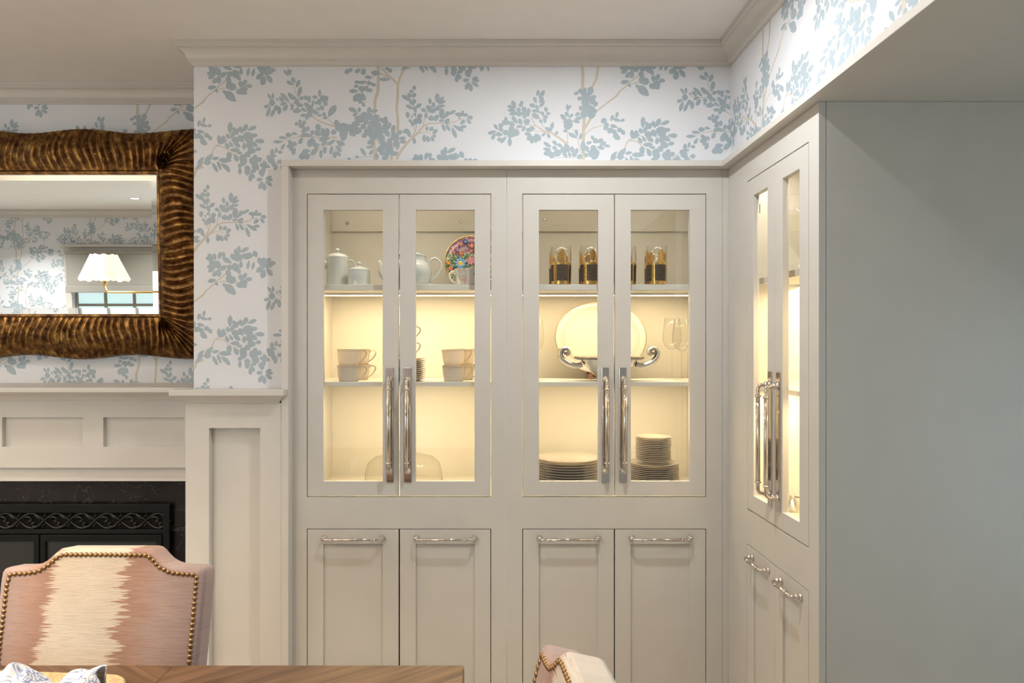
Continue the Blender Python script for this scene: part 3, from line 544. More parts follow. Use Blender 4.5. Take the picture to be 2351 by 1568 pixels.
# ------------------------------------------------------------------ tall cabinets
WW = 0.022
HZ = dict(otop=zf(444.5), obot=zf(1141.5), dtop=zf(446.5), dbot=zf(1138.5), gtop=zf(482), gbot=zf(1105), ltop=zf(1214), ldt=zf(1215.5), ptop=zf(1249))
DEPTH = 0.45
SH1T, SH1B = E+142*2.9/F, E+129*2.9/F           # upper shelf top / underside
SH2T, SH2B = E-82*2.9/F, E-91.5*2.9/F           # middle shelf
DECK = E-0.632
_hm = {}
def pull_meshes(length, reach, r, key):
    """bar with bent ends (local: bar along z, standing off along -y), collars and rosettes"""
    if key in _hm: return _hm[key]
    h = length/2; pts = []; rs = []
    bend = 0.016
    pts.append((0, 0.0, h)); rs.append(r*0.8)
    pts.append((0, -(reach-bend), h)); rs.append(r*0.8)
    for k in range(1, 7):
        a = k/6*PI/2; pts.append((0, -(reach-bend)-bend*math.sin(a), h-bend*(1-math.cos(a)))); rs.append(r*0.8)
    c_ = h-bend-0.024
    pts += [(0, -reach, c_+0.001), (0, -reach, c_)]; rs += [r*0.8, r]
    full = pts+[(x, y, -z) for x, y, z in reversed(pts)]; rr = rs+list(reversed(rs))
    bar = MB().tube(full, rr, 12).mesh('pull_bar', M['nickel'], True)
    col = MB().lathe([(r*0.7, -0.0045), (r*1.25, -0.0035), (r*1.5, 0), (r*1.25, 0.0035), (r*0.7, 0.0045)], 16).mesh('collar', M['nickel'], True)
    # rosette: stepped turned base, axis along -y
    pr = [(0, 0), (r*1.75, 0), (r*1.8, 0.003), (r*1.35, 0.0055), (r*1.1, 0.008), (r*1.55, 0.0115), (r*1.6, 0.015), (r*1.1, 0.019), (r*0.85, 0.021), (0, 0.021)]
    ros = MB().lathe(pr, 18)
    ros.v = [(x, -z, y) for x, y, z in ros.v]
    ros = ros.mesh('rosette', M['nickel'], True)
    _hm[key] = (bar, col, ros, c_); return _hm[key]
def add_pull(door, x, y, z, length, reach, r, horizontal=False, key='v', base=0.0):
    bar, col, ros, c_ = pull_meshes(length, reach, r, key)
    rot = (0, PI/2, 0) if horizontal else (0, 0, 0)
    link('pull_bar', bar, door, (x, y-base, z), rot)
    for s in (-1, 1):
        off = Vector((s*c_, 0, 0)) if horizontal else Vector((0, 0, s*c_))
        link('collar', col, door, Vector((x, y-base-reach, z))+off, rot)
        off = Vector((s*length/2, 0, 0)) if horizontal else Vector((0, 0, s*length/2))
        link('rosette', ros, door, Vector((x, y-base, z))+off, rot)
def cabinet(label, loc, rz, fx0, fx1, d, side_end=False, stile=None, filler=None, screws=(), low_pull=None, x_in=None):
    """d = (x of left door edge, gap left, gap right, right door edge) in local metres from loc; local x right, y into the cabinet"""
    t = thing('china_cabinet', label, 'cabinet', loc, rz)
    a0, a1, b0, b1 = d; g = 0.0028; st = stile or 0.0664
    part('face_frame', MB().plate([fx0, fx1], [0.0, ZS-0.0005], [(a0-g, b1+g, HZ['obot'], HZ['otop']), (a0-g, b1+g, 0.056, HZ['ltop'])], 0.0, WW), 'paint', t, bevel=0.0008)
    ix0, ix1 = x_in or (a0-0.012, b1+0.012)
    def carcass(z0, z1, mat):
        y0, y1 = WW+0.0005, WW+DEPTH
        mb = MB(); mb.v = [(ix0,y0,z0),(ix1,y0,z0),(ix1,y1,z0),(ix0,y1,z0),(ix0,y0,z1),(ix1,y0,z1),(ix1,y1,z1),(ix0,y1,z1)]
        mb.f = [(0,1,2,3),(4,7,6,5),(1,5,6,2),(2,6,7,3),(0,3,7,4)]
        me = bpy.data.meshes.new('carcass'); me.from_pydata(mb.v, [], mb.f); me.materials.append(M[mat])
        o = link('carcass', me, t); md = o.modifiers.new('wall', 'SOLIDIFY'); md.thickness = 0.015; md.offset = -1.0
        return o
    carcass(DECK, ZS-0.02, 'inside'); carcass(0.05, HZ['ltop']+0.02, 'inside')
    bk = WW+DEPTH
    part('hanging_rail', MB().box(ix0+0.001, ix1-0.001, bk-0.02, bk-0.0005, E+264*(YF+bk-0.02)/F, ZS-0.022), 'inside', t)
    for sx, sy in screws: part('screw', MB().lathe([(0, 0), (0.0085, 0), (0.007, 0.003), (0, 0.0035)], 12), 'steel', t, loc=(sx, bk-0.02, sy), rot=(PI/2, 0, 0))
    yf = 0.048
    for (zt, zb, dr_, ly) in ((SH1T, SH1B, 0.0, 0.205), (SH2T, SH2B, 0.0117, 0.120)):
        part('shelf', MB().box(ix0+0.0005, ix1-0.0005, yf, bk-0.001, zb, zt), 'inside', t, bevel=0.001)
        if dr_ == 0.0: part('led_channel', MB().box(ix0+0.004, ix1-0.004, ly-0.009, ly+0.009, zb-0.010, zb-0.0002), 'inside', t)
        part('led_strip', MB().box(ix0+0.006, ix1-0.006, ly-0.008, ly+0.008, zb-0.0135+dr_, zb-0.0102+dr_*0.86), 'led', t)
        area('led_light', ((ix0+ix1)/2, ly, zb-0.0145+dr_), ix1-ix0-0.06, LED_W, (1.0, 0.755, 0.43), (math.radians(4), 0, 0), size_y=0.012, parent=t)
    part('led_strip', MB().box(ix0+0.01, ix1-0.01, 0.030, 0.040, ZS-0.0275, ZS-0.0205), 'fill_strip', t)  # invented strip behind the top rail, added to brighten the upper compartment
    area('led_light', ((ix0+ix1)/2, 0.036, ZS-0.031), ix1-ix0-0.06, TOP_FILL_W, (1.0, 0.86, 0.66), (math.radians(-20), 0, 0), size_y=0.01, parent=t)  # fill light of the invented top strip
    for side, (x0, x1) in enumerate(((a0, a1), (b0, b1))):
        gx0, gx1 = x0+st, x1-st
        dr = part('glass_door', MB().plate([x0, x1], [HZ['dbot'], HZ['dtop']], [(gx0, gx1, HZ['gbot'], HZ['gtop'])], 0.0, WW), 'paint', t, bevel=0.0012)
        part('pane', MB().box(gx0-0.004, gx1+0.004, 0.012, 0.0155, HZ['gbot']-0.004, HZ['gtop']+0.004), 'glass', dr)
        # full height pull on a backplate beside the meeting edges
        hx = (x1-0.0365+0.001) if side == 0 else (x0+0.033)
        zc = (zf(844)+zf(1107))/2
        part('backplate', MB().box(hx-0.0155, hx+0.0155, -0.0045, -0.0002, zf(1107), zf(844)), 'nickel', dr, bevel=0.001)
        add_pull(dr, hx, 0, zc, 0.385, 0.040, 0.0078, key='v', base=0.0045)
        # hinges on the inner face
        for hz in (HZ['dtop']-0.11, HZ['dbot']+0.12):
            hx2 = x0+0.024 if side == 0 else x1-0.024
            part('hinge', MB().box(hx2-0.02, hx2+0.02, WW+0.0002, WW+0.012, hz-0.018, hz+0.018), 'steel', dr, bevel=0.003)
        # lower door
        ld = part('lower_door', MB().plate([x0, x1], [0.06, HZ['ldt']], [(gx0, gx1, 0.126, HZ['ptop'])], 0.0, WW), 'paint', t, bevel=0.0012)
        part('panel', MB().box(gx0-0.004, gx1+0.004, 0.008, 0.014, 0.122, HZ['ptop']+0.004), 'paint', ld)
        lw = low_pull or 0.243
        add_pull(ld, (x0+x1)/2+(0.001), 0, zf(1234.5), lw, 0.034, 0.0066, True, 'h%g' % lw)
    if filler: part('filler', MB().box(filler[0], filler[1], 0.0006, WW, 0, ZS-0.0005), 'paint', t, bevel=0.0006)
    return t
X0 = xf(668)
def lx(px): return xf(px)-X0
cabA = cabinet('tall cream china cabinet nearer the fireplace, with painted plate and teapots inside', (X0, YF, 0), 0, 0.0, lx(1163.0), (lx(706), lx(915), lx(918), lx(1126)),
               x_in=(lx(702), lx(1149)), screws=[((797-VX)*3.3/F-X0, zf(512, 3.3)), ((1058-VX)*3.3/F-X0, zf(508, 3.3))])
X1 = xf(1163.4)
def lx1(px): return xf(px)-X1
cabB = cabinet('tall cream china cabinet in the corner, with tumblers and oval platter inside', (X1, YF, 0), 0, 0.0, lx1(1658), (lx1(1201), lx1(1409.5), lx1(1412), lx1(1620)),
               x_in=(lx1(1180), lx1(1652)), screws=[((1251-VX)*3.3/F-X1, zf(504, 3.3))], filler=(lx1(1658.6), lx1(1672)+0.02))
LC = YF-2.061
cabC = cabinet('tall cream glass fronted cabinet on the right hand wall, seen at a slant', (XF, YF-0.0002, 0), -PI/2, 0.1405, LC, (0.2142, 0.4692, 0.4714, 0.7227), stile=0.062, filler=(0.0005, 0.1395), low_pull=0.15)
part('end_panel', MB().box(LC-0.018, LC, 0.0235, 0.68, 0.0, ZS-0.0005), 'paint', cabC, bevel=0.0008)

# ------------------------------------------------------------------ things in the cabinets
def pos(px, Y, z): return (xf(px, Y), Y, z)
def plate_prof(R, h, foot=0.55, t=0.003):
    return [(0.0, 0.0015), (R*foot-0.003, 0.0015), (R*foot, 0.0), (R*foot+0.003, 0.001), (R*0.68, h*0.25), (R*0.97, h-t*0.6), (R, h-t*0.3), (R, h), (R*0.985, h), (R*0.70, h*0.32+t*0.8), (R*0.6, t+0.0008), (0.0, t+0.0008)]
ORD = ['first', 'second', 'third', 'fourth', 'fifth', 'sixth', 'seventh', 'eighth', 'ninth', 'tenth', 'eleventh', 'twelfth', 'thirteenth', 'fourteenth']
def stack(name, n, px, Y, z0, R, h, pitch, lab, labtop, cat, group, jit=0.0015, mat='china'):
    me = MB().lathe(plate_prof(R, h), 48).mesh(name, M[mat], True)
    me.set_sharp_from_angle(angle=math.radians(50))
    rng = random.Random(n*7+px)
    for i in range(n):
        o = link(name, me, None, (xf(px, Y)+rng.uniform(-jit, jit), Y+rng.uniform(-jit, jit), z0+0.0003+i*pitch), (0, 0, rng.random()*6))
        tag(o, labtop if i == n-1 else lab % ORD[n-1-i], cat, group)
stack('dinner_plate', 11, 1303, 3.075, DECK, 0.146, 0.021, 0.0113, 'white dinner plate, %s from the top of the wide low stack', 'top white dinner plate of the wide low stack in the corner cabinet', 'plate', 'wide stack of dinner plates')
stack('salad_plate', 13, 1500, 3.06, DECK, 0.1115, 0.016, 0.0082, 'mid-size white plate, %s from the top in the lower tier of the two-tier stack', 'uppermost mid-size white plate, carrying the small plates of the two-tier stack', 'plate', 'mid-size plates of the two-tier stack')
stack('bread_plate', 14, 1500, 3.06, DECK+13*0.0082+0.008, 0.0785, 0.0125, 0.0079, 'small white plate, %s from the top in the upper tier of the two-tier stack', 'topmost small white plate of the two-tier stack', 'plate', 'small plates of the two-tier stack')
stack('saucer', 11, 933, 2.985, SH2T, 0.084, 0.0125, 0.0088, 'white saucer, %s from the top of the saucer stack under two cups', 'top white saucer of the stack, directly under two cups', 'saucer', 'stacked saucers')
# cups
cup_me = MB().lathe([(0, 0.001), (0.036, 0.001), (0.040, 0.0), (0.0425, 0.004), (0.047, 0.03), (0.050, 0.067), (0.0510, 0.0685), (0.0495, 0.0685), (0.0455, 0.03), (0.040, 0.006), (0, 0.005)], 40).mesh('body', M['china'], True)
cup_band = MB().lathe([(0.0507, 0.0600), (0.0513, 0.0600), (0.0513, 0.0608), (0.0507, 0.0608)], 40).mesh('gold_band', M['goldline'], True)
cup_rim = MB().lathe([(0.0493, 0.0686), (0.0512, 0.0692), (0.0516, 0.0684), (0.0512, 0.0680)], 40).mesh('gold_rim', M['goldline'], True)
hp = [(0.047, 0, 0.050), (0.056, 0, 0.062), (0.068, 0, 0.064), (0.077, 0, 0.055), (0.076, 0, 0.044), (0.068, 0, 0.031), (0.057, 0, 0.020), (0.0455, 0, 0.013)]
def smooth_path(pts, n=5):
    out = []
    for i in range(len(pts)-1):
        p0 = Vector(pts[max(i-1, 0)]); p1 = Vector(pts[i]); p2 = Vector(pts[i+1]); p3 = Vector(pts[min(i+2, len(pts)-1)])
        for k in range(n):
            t = k/n; out.append(0.5*((2*p1)+(p2-p0)*t+(2*p0-5*p1+4*p2-p3)*t*t+(3*p1-p0-3*p2+p3)*t**3))
    out.append(Vector(pts[-1])); return out
cup_handle = MB().tube(smooth_path(hp), 0.0028, 8).mesh('handle', M['china'], True)
cup_hline = MB().tube([p+Vector((0.0006*1, 0, 0.0006)) for p in smooth_path([(x+0.0018, y, z) for x, y, z in hp[1:-1]])], 0.0016, 6).mesh('gold_line', M['goldline'], True)
def cup(px, Y, z, rz, label, tilt=0.0):
    t = thing('teacup', label, 'cup', pos(px, Y, z), rot=(0, tilt, rz), group='white gold-banded teacups')
    link('body', cup_me, t); link('gold_band', cup_band, t); link('gold_rim', cup_rim, t); h = link('handle', cup_handle, t); link('gold_line', cup_hline, h)
CH = 0.0695
for px, who in ((801, 'left pair in the fireplace-side cabinet'), (1042, 'right pair in the fireplace-side cabinet')):
    cup(px, 2.965, SH2T+0.0002, -0.08, 'lower teacup of the front '+who)
    cup(px, 2.965, SH2T+CH+0.0005, -0.10, 'upper teacup of the front '+who, tilt=0.0 if px < 900 else -0.05)
    cup(px+22, 3.10, SH2T+0.0002, -0.05, 'lower teacup standing behind the front '+who)
    cup(px+23, 3.10, SH2T+CH+0.0005, -0.12, 'upper teacup standing behind the front '+who)
zs = SH2T+11*0.0088+0.006
cup(924, 2.985, zs, -0.1, 'teacup resting on the saucer stack between the cabinet doors')
cup(924, 2.985, zs+CH+0.0006, -0.05, 'highest teacup, on another cup over the saucer stack')
# coffee pot, sugar bowl, teapot
def lidded(t, body, lid, knob_r, knob_z, mat):
    part('body', MB().lathe(body, 48), mat, t, smooth=True, auto=45)
    l = part('lid', MB().lathe(lid, 48), mat, t, smooth=True, auto=45)
    part('knob', MB().lathe([(0, -knob_r), (knob_r*0.5, -knob_r*0.9), (knob_r*0.6, -knob_r*0.6), (knob_r, 0), (knob_r*0.75, knob_r*0.7), (0, knob_r*1.05)], 20, (0, 0, knob_z)), mat, l, smooth=True)
    return l
t = thing('coffee_pot', 'tall pale china coffee pot with lid and small spout on the top shelf', 'pot', pos(775, 3.02, SH1T+0.0003))
lidded(t, [(0, 0.002), (0.043, 0.002), (0.046, 0.0), (0.0465, 0.01), (0.0468, 0.125), (0.0475, 0.128), (0.0455, 0.128), (0.044, 0.12), (0.043, 0.01), (0, 0.008)], [(0.0474, 0.1285), (0.0468, 0.132), (0.040, 0.141), (0.025, 0.147), (0.008, 0.150), (0.004, 0.153), (0, 0.153), ], 0.0095, 0.1615, 'grey_china')
part('spout', MB().tube([(-0.044, 0, 0.085), (-0.050, 0, 0.100), (-0.057, 0, 0.114), (-0.064, 0, 0.118)], [0.018, 0.0135, 0.007, 0.004], 12), 'grey_china', t, smooth=True)
part('handle', MB().tube(smooth_path([(0.045, 0, 0.110), (0.060, 0, 0.117), (0.074, 0, 0.105), (0.076, 0, 0.085), (0.066, 0, 0.060), (0.045, 0, 0.045)]), 0.004, 8), 'grey_china', t, smooth=True)
t = thing('sugar_bowl', 'short round lidded china sugar bowl beside the coffee pot', 'bowl', pos(824.5, 2.965, SH1T+0.0003))
lidded(t, [(0, 0.002), (0.043, 0.002), (0.046, 0.0), (0.0472, 0.008), (0.0475, 0.060), (0.0468, 0.063), (0.0475, 0.066), (0.0468, 0.068), (0.045, 0.068), (0.044, 0.01), (0, 0.008)], [(0.0470, 0.0685), (0.0455, 0.071), (0.030, 0.078), (0.012, 0.084), (0.005, 0.087), (0, 0.087)], 0.0095, 0.0955, 'grey_china')
t = thing('teapot', 'large round pale china teapot with looped handle on the top shelf', 'teapot', pos(936, 3.0, SH1T+0.0003))
lidded(t, [(0, 0.002), (0.080, 0.002), (0.086, 0.0), (0.090, 0.006), (0.103, 0.04), (0.106, 0.062), (0.101, 0.085), (0.089, 0.103), (0.080, 0.110), (0.0785, 0.124), (0.080, 0.130), (0.076, 0.130), (0.074, 0.112), (0, 0.012)], [(0.081, 0.1305), (0.081, 0.134), (0.070, 0.140), (0.045, 0.149), (0.015, 0.154), (0.006, 0.157), (0, 0.157)], 0.012, 0.168, 'grey_china')
part('spout', MB().tube(smooth_path([(-0.095, 0, 0.040), (-0.112, 0, 0.060), (-0.116, 0, 0.090), (-0.127, 0, 0.112)]), [0.022-0.015*k/15 for k in range(16)], 14), 'grey_china', t, smooth=True)
part('handle', MB().tube(smooth_path([(0.090, 0, 0.088), (0.098, 0, 0.112), (0.118, 0, 0.124), (0.140, 0, 0.112), (0.149, 0, 0.088), (0.140, 0, 0.062), (0.120, 0, 0.038), (0.099, 0, 0.022)]), 0.0042, 10), 'grey_china', t, smooth=True)
# painted enamel plate standing at the back
PR = 0.126
t = thing('painted_plate', 'multicoloured enamelled flower plate with gold rim standing on the top shelf', 'plate', pos(1082, 3.13, SH1T+0.0005), rot=(math.radians(-9), 0, 0))
def yl(mb, c=(0, 0, PR)):   # lathe about -y
    mb.v = [(c[0]+x, c[1]-z, c[2]+y) for x, y, z in mb.v]; return mb
part('dish', yl(MB().lathe([(0, -0.004), (PR*0.6, -0.004), (PR*0.75, 0.002), (PR*0.97, 0.008), (PR*0.97, 0.0095), (PR*0.74, 0.005), (PR*0.6, -0.001), (0, -0.001)], 72)), 'enamel', t, smooth=True)
part('gold_rim', yl(MB().lathe([(PR*0.955, 0.0092), (PR*0.965, 0.0122), (PR*0.99, 0.0122), (PR, 0.009), (PR*0.985, 0.006), (PR*0.965, 0.007)], 72)), 'brass', t, smooth=True)
def ff(px, py): return ((px-1083)*3.12/F, (591-py)*3.12/F+PR)
def flower(px, py, r, n, mat, centre, name='flower'):
    cx_, cz_ = ff(px, py); rr = math.hypot(cx_, cz_-PR); y0 = -0.001 if rr < PR*0.6 else -0.0055-0.0045*(rr/PR-0.6)/0.37
    y0 -= 0.0015
    fl = part(name, MB().lathe([(0, 0.0), (r*0.5, 0.0), (r*0.3, 0.0016), (0, 0.0018)], 14), centre, t, loc=(cx_, y0-0.001, cz_), rot=(PI/2, 0, 0))
    pm = MB().lathe([(0, 0), (1, 0), (0.7, 0.5), (0, 0.7)], 12); pm.v = [(x*r*0.36, y*r*0.26, z*0.002) for x, y, z in pm.v]; pme = pm.mesh('petal', M[mat], True)
    for k in range(n):
        a = 2*PI*k/n+0.2; link('petal', pme, fl, (math.cos(a)*r*0.66, math.sin(a)*r*0.66, 0.0002), (0, 0, a))
flower(1057.5, 594, 0.027, 9, 'en_blue', 'en_yellow'); flower(1082, 588, 0.022, 8, 'en_pink', 'en_pink'); flower(1035, 607, 0.0125, 7, 'en_rust', 'en_orange')
flower(1030.5, 594, 0.0115, 6, 'en_orange', 'en_yellow'); flower(1083, 609, 0.013, 6, 'en_orange', 'en_yellow'); flower(1082, 564, 0.011, 6, 'en_rust', 'en_pink'); flower(1060, 571, 0.012, 6, 'en_rust', 'en_orange'); flower(1042, 569, 0.011, 6, 'en_pink', 'en_rust')
flower(1069, 543, 0.013, 7, 'en_navy', 'en_blue'); flower(1058, 549, 0.012, 6, 'en_pink', 'en_rust'); flower(1084, 553, 0.012, 6, 'en_rust', 'en_orange'); flower(1106, 600, 0.020, 8, 'en_blue', 'en_yellow'); flower(1115, 570, 0.014, 7, 'en_navy', 'en_pink'); flower(1130, 600, 0.012, 7, 'en_orange', 'en_yellow'); flower(1104, 548, 0.012, 7, 'en_pink', 'en_rust')
for px, py, a in ((1045, 583, 2.4), (1044, 602, 3.6), (1052, 577, 1.9), (1070, 578, 0.8), (1071, 600, 5.4), (1058, 612, 4.6), (1074, 575, 1.2), (1026, 601, 3.4), (1037, 588, 1.0), (1093, 577, 1.0), (1090, 604, 5.0)):
    cx_, cz_ = ff(px, py); pm = MB().lathe([(0, 0), (1, 0), (0.7, 0.5), (0, 0.7)], 10); pm.v = [(x*0.010, y*0.0055, z*0.0015) for x, y, z in pm.v]
    part('leaf', pm, 'en_green', t, loc=(cx_, -0.004 if math.hypot(cx_, cz_-PR) < PR*0.62 else -0.0085, cz_), rot=(PI/2, -a, 0))
# picture cup in front of it
t = thing('picture_cup', 'small cup with a coloured picture in front of the painted plate', 'cup', pos(1079, 2.962, SH1T+0.0003))
part('body', MB().lathe([(0, 0.002), (0.050, 0.002), (0.054, 0), (0.057, 0.006), (0.066, 0.068), (0.067, 0.070), (0.065, 0.070), (0.055, 0.008), (0, 0.006)], 44), 'picture_cup', t, smooth=True)
part('handle', MB().tube(smooth_path([(-0.062, 0, 0.058), (-0.076, 0, 0.062), (-0.088, 0, 0.050), (-0.086, 0, 0.032), (-0.072, 0, 0.016), (-0.057, 0, 0.012)]), 0.0045, 8), 'china', t, smooth=True)
for k, (w_, zz) in enumerate(((0.016, 0.045), (0.010, 0.034))):
    for j in range(3):
        a = math.radians(-72+j*5+k*3); part('print_mark', MB().box(-w_/8, w_/8, -0.0005, 0.0004, -0.002, 0.002), 'dark', t, loc=(math.cos(a)*(0.0635-k*0.0012), math.sin(a)*(0.0635-k*0.0012), zz), rot=(0, 0, a+PI/2))
# deco tumblers
TR, THH = 0.0435, 0.170
tum_g = MB().lathe([(0, 0.0), (TR*0.93, 0.0), (TR*0.96, 0.003), (TR, 0.10), (TR*1.02, THH), (TR*0.99, THH), (TR*0.97, 0.10), (TR*0.91, 0.012), (0, 0.012)], 40).mesh('glass', M['crystal'], True)
tum_rim = MB().lathe([(TR*0.99, THH-0.0005), (TR*1.005, THH+0.0008), (TR*1.02, THH-0.0005)], 40).mesh('rim', M['crystal'], True)
def patch(a0, a1, z0, z1, dr, seg=14, zfun=None):
    def fn(i, j):
        a = a0+(a1-a0)*i/(seg-1); z = z0+(z1-z0)*j/5
        if zfun: z = zfun(i/(seg-1), j/5)
        r = TR*(0.96+0.04*min(1, z/0.10))+dr
        return (r*math.cos(a), r*math.sin(a), z)
    return MB().grid(fn, seg, 6)
def arcs(name, mat, w_, z0, z1, dr, n=4, off=0.0, zfun=None):
    return [patch(off+k*2*PI/n-w_/2-PI/2, off+k*2*PI/n+w_/2-PI/2, z0, z1, dr, zfun=zfun).mesh(name, M[mat], True) for k in range(n)]
gold_me = arcs('gold_panel', 'gold', 1.50, 0.004, 0.098, 0.0004, 4)
ruled_me = arcs('ruled_panel', 'ruled', 1.22, 0.018, 0.088, 0.0010, 4)
disc_me = arcs('gold_disc', 'gold', 0.62, 0, 0, 0.0005, 4, zfun=lambda u, v: 0.128+(v-0.5)*2*0.024*math.sqrt(max(0.05, 1-(2*u-1)**2*0.9)))
def tumbler(px, Y, rz, label):
    t = thing('tumbler', label, 'tumbler', pos(px, Y, SH1T+0.0003), rz, 'gold and black deco tumblers')
    link('glass', tum_g, t); link('rim', tum_rim, t)
    for mlist, nm in ((gold_me, 'gold_panel'), (ruled_me, 'ruled_panel'), (disc_me, 'gold_disc')):
        for me in mlist: link(nm, me, t)
nth = ['first', 'second', 'third', 'fourth']
for k, (px, rz) in enumerate(((1288, 0.05), (1355, 0.12), (1437, -0.1), (1507, 0.25))):
    tumbler(px, 2.965, rz, 'gold and black printed glass tumbler, %s from the left in the front row' % nth[k])
    tumbler((1283, 1351, 1430, 1502)[k], 3.10, rz+0.5, 'gold and black printed glass tumbler, %s from the left in the back row' % nth[k])
# oval platter on a stand
t = thing('plate_stand', 'small brown wooden plate stand under the oval platter', 'plate stand', pos(1380, 3.20, SH2T+0.0003))
for s in (-1, 1):
    part('foot', MB().box(s*0.056-0.008, s*0.056+0.008, -0.065, 0.075, 0.0, 0.020), 'wood_foot', t, bevel=0.004)
    part('upright', MB().box(s*0.056-0.006, s*0.056+0.006, 0.035, 0.050, 0.020, 0.16), 'wood_foot', t, bevel=0.003)
part('cross_bar', MB().box(-0.048, 0.048, 0.02, 0.032, 0.006, 0.016), 'wood_foot', t)
PA, PB = 0.213, 0.170
t = thing('oval_platter', 'large white oval platter with thin gold edge standing behind the silver bowl', 'platter', pos(1380.5, 3.165, SH2T+0.0245), rot=(math.radians(-8), 0, 0))
def oval(prof, seg=80):
    mb = MB().lathe(prof, seg); mb.v = [(x*PA, -z, PB+y*PB) for x, y, z in mb.v]; return mb
part('dish', oval([(0, -0.012), (0.6, -0.012), (0.72, -0.004), (0.99, 0.006), (1.0, 0.008), (0.985, 0.0085), (0.74, 0.001), (0.66, -0.006), (0, -0.0075)]), 'china', t, smooth=True)
part('gold_edge', oval([(0.984, 0.0086), (0.992, 0.0098), (1.003, 0.0085), (0.997, 0.0072)]), 'goldline', t, smooth=True)
for q in (0.845, 0.795): part('gold_ring', oval([(q, 0.001+(q-0.74)*0.031), (q+0.003, 0.0024+(q-0.74)*0.031), (q+0.007, 0.001+(q-0.74)*0.031)]), 'goldline', t, smooth=True)
# two-handled silver bowl
t = thing('silver_bowl', 'two-handled silver centrepiece bowl with scrolled handles on the middle shelf', 'bowl', pos(1398, 3.00, SH2T+0.0003))
SQ = lambda mb: (setattr(mb, 'v', [(x, y*0.68, z) for x, y, z in mb.v]), mb)[1]
part('body', SQ(MB().lathe([(0, 0.004), (0.052, 0.003), (0.056, 0.0), (0.057, 0.004), (0.050, 0.012), (0.060, 0.022), (0.085, 0.045), (0.110, 0.072), (0.128, 0.094), (0.139, 0.100), (0.136, 0.103), (0.124, 0.094), (0.100, 0.066), (0.06, 0.03), (0, 0.016)], 64)), 'silver', t, smooth=True)
part('ornate_rim', SQ(MB().lathe([(0.130, 0.0945), (0.140, 0.0935), (0.151, 0.098), (0.154, 0.1035), (0.149, 0.1075), (0.138, 0.1065), (0.130, 0.1015)], 96, wave=lambda a, z: 1+0.008*math.sin(a*36))), 'silver_dark', t, smooth=True)
for s in (-1, 1):
    hpts = [(0.118, 0, 0.072), (0.140, 0, 0.066), (0.165, 0, 0.070), (0.190, 0, 0.082), (0.209, 0, 0.100), (0.215, 0, 0.120), (0.206, 0, 0.137), (0.190, 0, 0.142), (0.178, 0, 0.133), (0.178, 0, 0.121), (0.188, 0, 0.116)]
    def strap(pts, w_, th_):
        sp_ = smooth_path(pts, 5); n = len(sp_)
        def fn(i, j):
            p = sp_[i]; tg = (sp_[min(i+1, n-1)]-sp_[max(i-1, 0)]).normalized(); nn = Vector((-tg.z, 0, tg.x)); q = j/8*2*PI
            sc = th_*(1.15-0.45*abs(i/n-0.35))
            return p+nn*math.cos(q)*sc+Vector((0, 1, 0))*math.sin(q)*w_
        return MB().grid(fn, n, 9)
    mb = strap(hpts, 0.016, 0.0115); mb.v = [(x*s, y, z) for x, y, z in mb.v]
    h = part('handle', mb, 'silver', t, smooth=True)
    part('scroll_boss', MB().lathe([(0, 0), (0.010, 0), (0.010, 0.004), (0.006, 0.007), (0.004, 0.009), (0, 0.009)], 18), 'silver_dark', h, smooth=True, loc=(s*0.193, -0.014, 0.124), rot=(PI/2, 0, 0))
# wine glasses
wg_bowl = MB().lathe([(0.0035, 0.118), (0.012, 0.121), (0.028, 0.135), (0.0375, 0.158), (0.0385, 0.180), (0.034, 0.215), (0.0305, 0.250), (0.0300, 0.250), (0.0336, 0.215), (0.038, 0.180), (0.037, 0.159), (0.0275, 0.1365), (0.010, 0.1235), (0, 0.123)], 40).mesh('bowl', M['crystal'], True)
wg_stem = MB().lathe([(0.0035, 0.118), (0.0028, 0.09), (0.0028, 0.03), (0.005, 0.008), (0.012, 0.0035)], 16).mesh('stem', M['crystal'], True)
wg_foot = MB().lathe([(0, 0), (0.034, 0), (0.035, 0.001), (0.012, 0.0035), (0, 0.004)], 40).mesh('foot', M['crystal'], True)
def wine(px, Y, z, label, s=1.0):
    t = thing('wine_glass', label, 'wine glass', pos(px, Y, z), group='clear stemmed wine glasses'); t.scale = (s, s, s)
    link('bowl', wg_bowl, t); link('stem', wg_stem, t); link('foot', wg_foot, t)
wine(1543, 3.14, SH2T+0.0003, 'clear wine glass just right of the silver bowl, further back', 1.12)
wine(1566, 3.00, SH2T+0.0003, 'clear wine glass nearest the cabinet corner, standing in front', 1.08)
wine(1564, 3.235, SH2T+0.0003, 'clear wine glass half hidden behind the right door stile', 1.10)
wine(1228, 3.02, SH2T+0.0003, 'clear wine glass half hidden at the left edge of the corner cabinet', 1.08)
# cut glass dome on the floor of the left cabinet
t = thing('glass_dome', 'cut glass cake dome on the floor of the fireplace-side cabinet', 'glass dome', pos(927, 3.07, DECK+0.0003))
dw = lambda a, z: 1+0.012*math.cos(a*24)*(1 if z < 0.11 else 0.3)
part('dome', MB().lathe([(0.188, 0.0), (0.190, 0.012), (0.180, 0.022), (0.172, 0.030), (0.170, 0.07), (0.160, 0.105), (0.135, 0.130), (0.09, 0.142), (0.03, 0.146), (0, 0.146)], 96, wave=dw), 'cut', t, smooth=True)
part('knob', MB().lathe([(0, 0.146), (0.010, 0.147), (0.008, 0.155), (0.016, 0.165), (0.012, 0.176), (0, 0.179)], 20), 'cut', t, smooth=True)
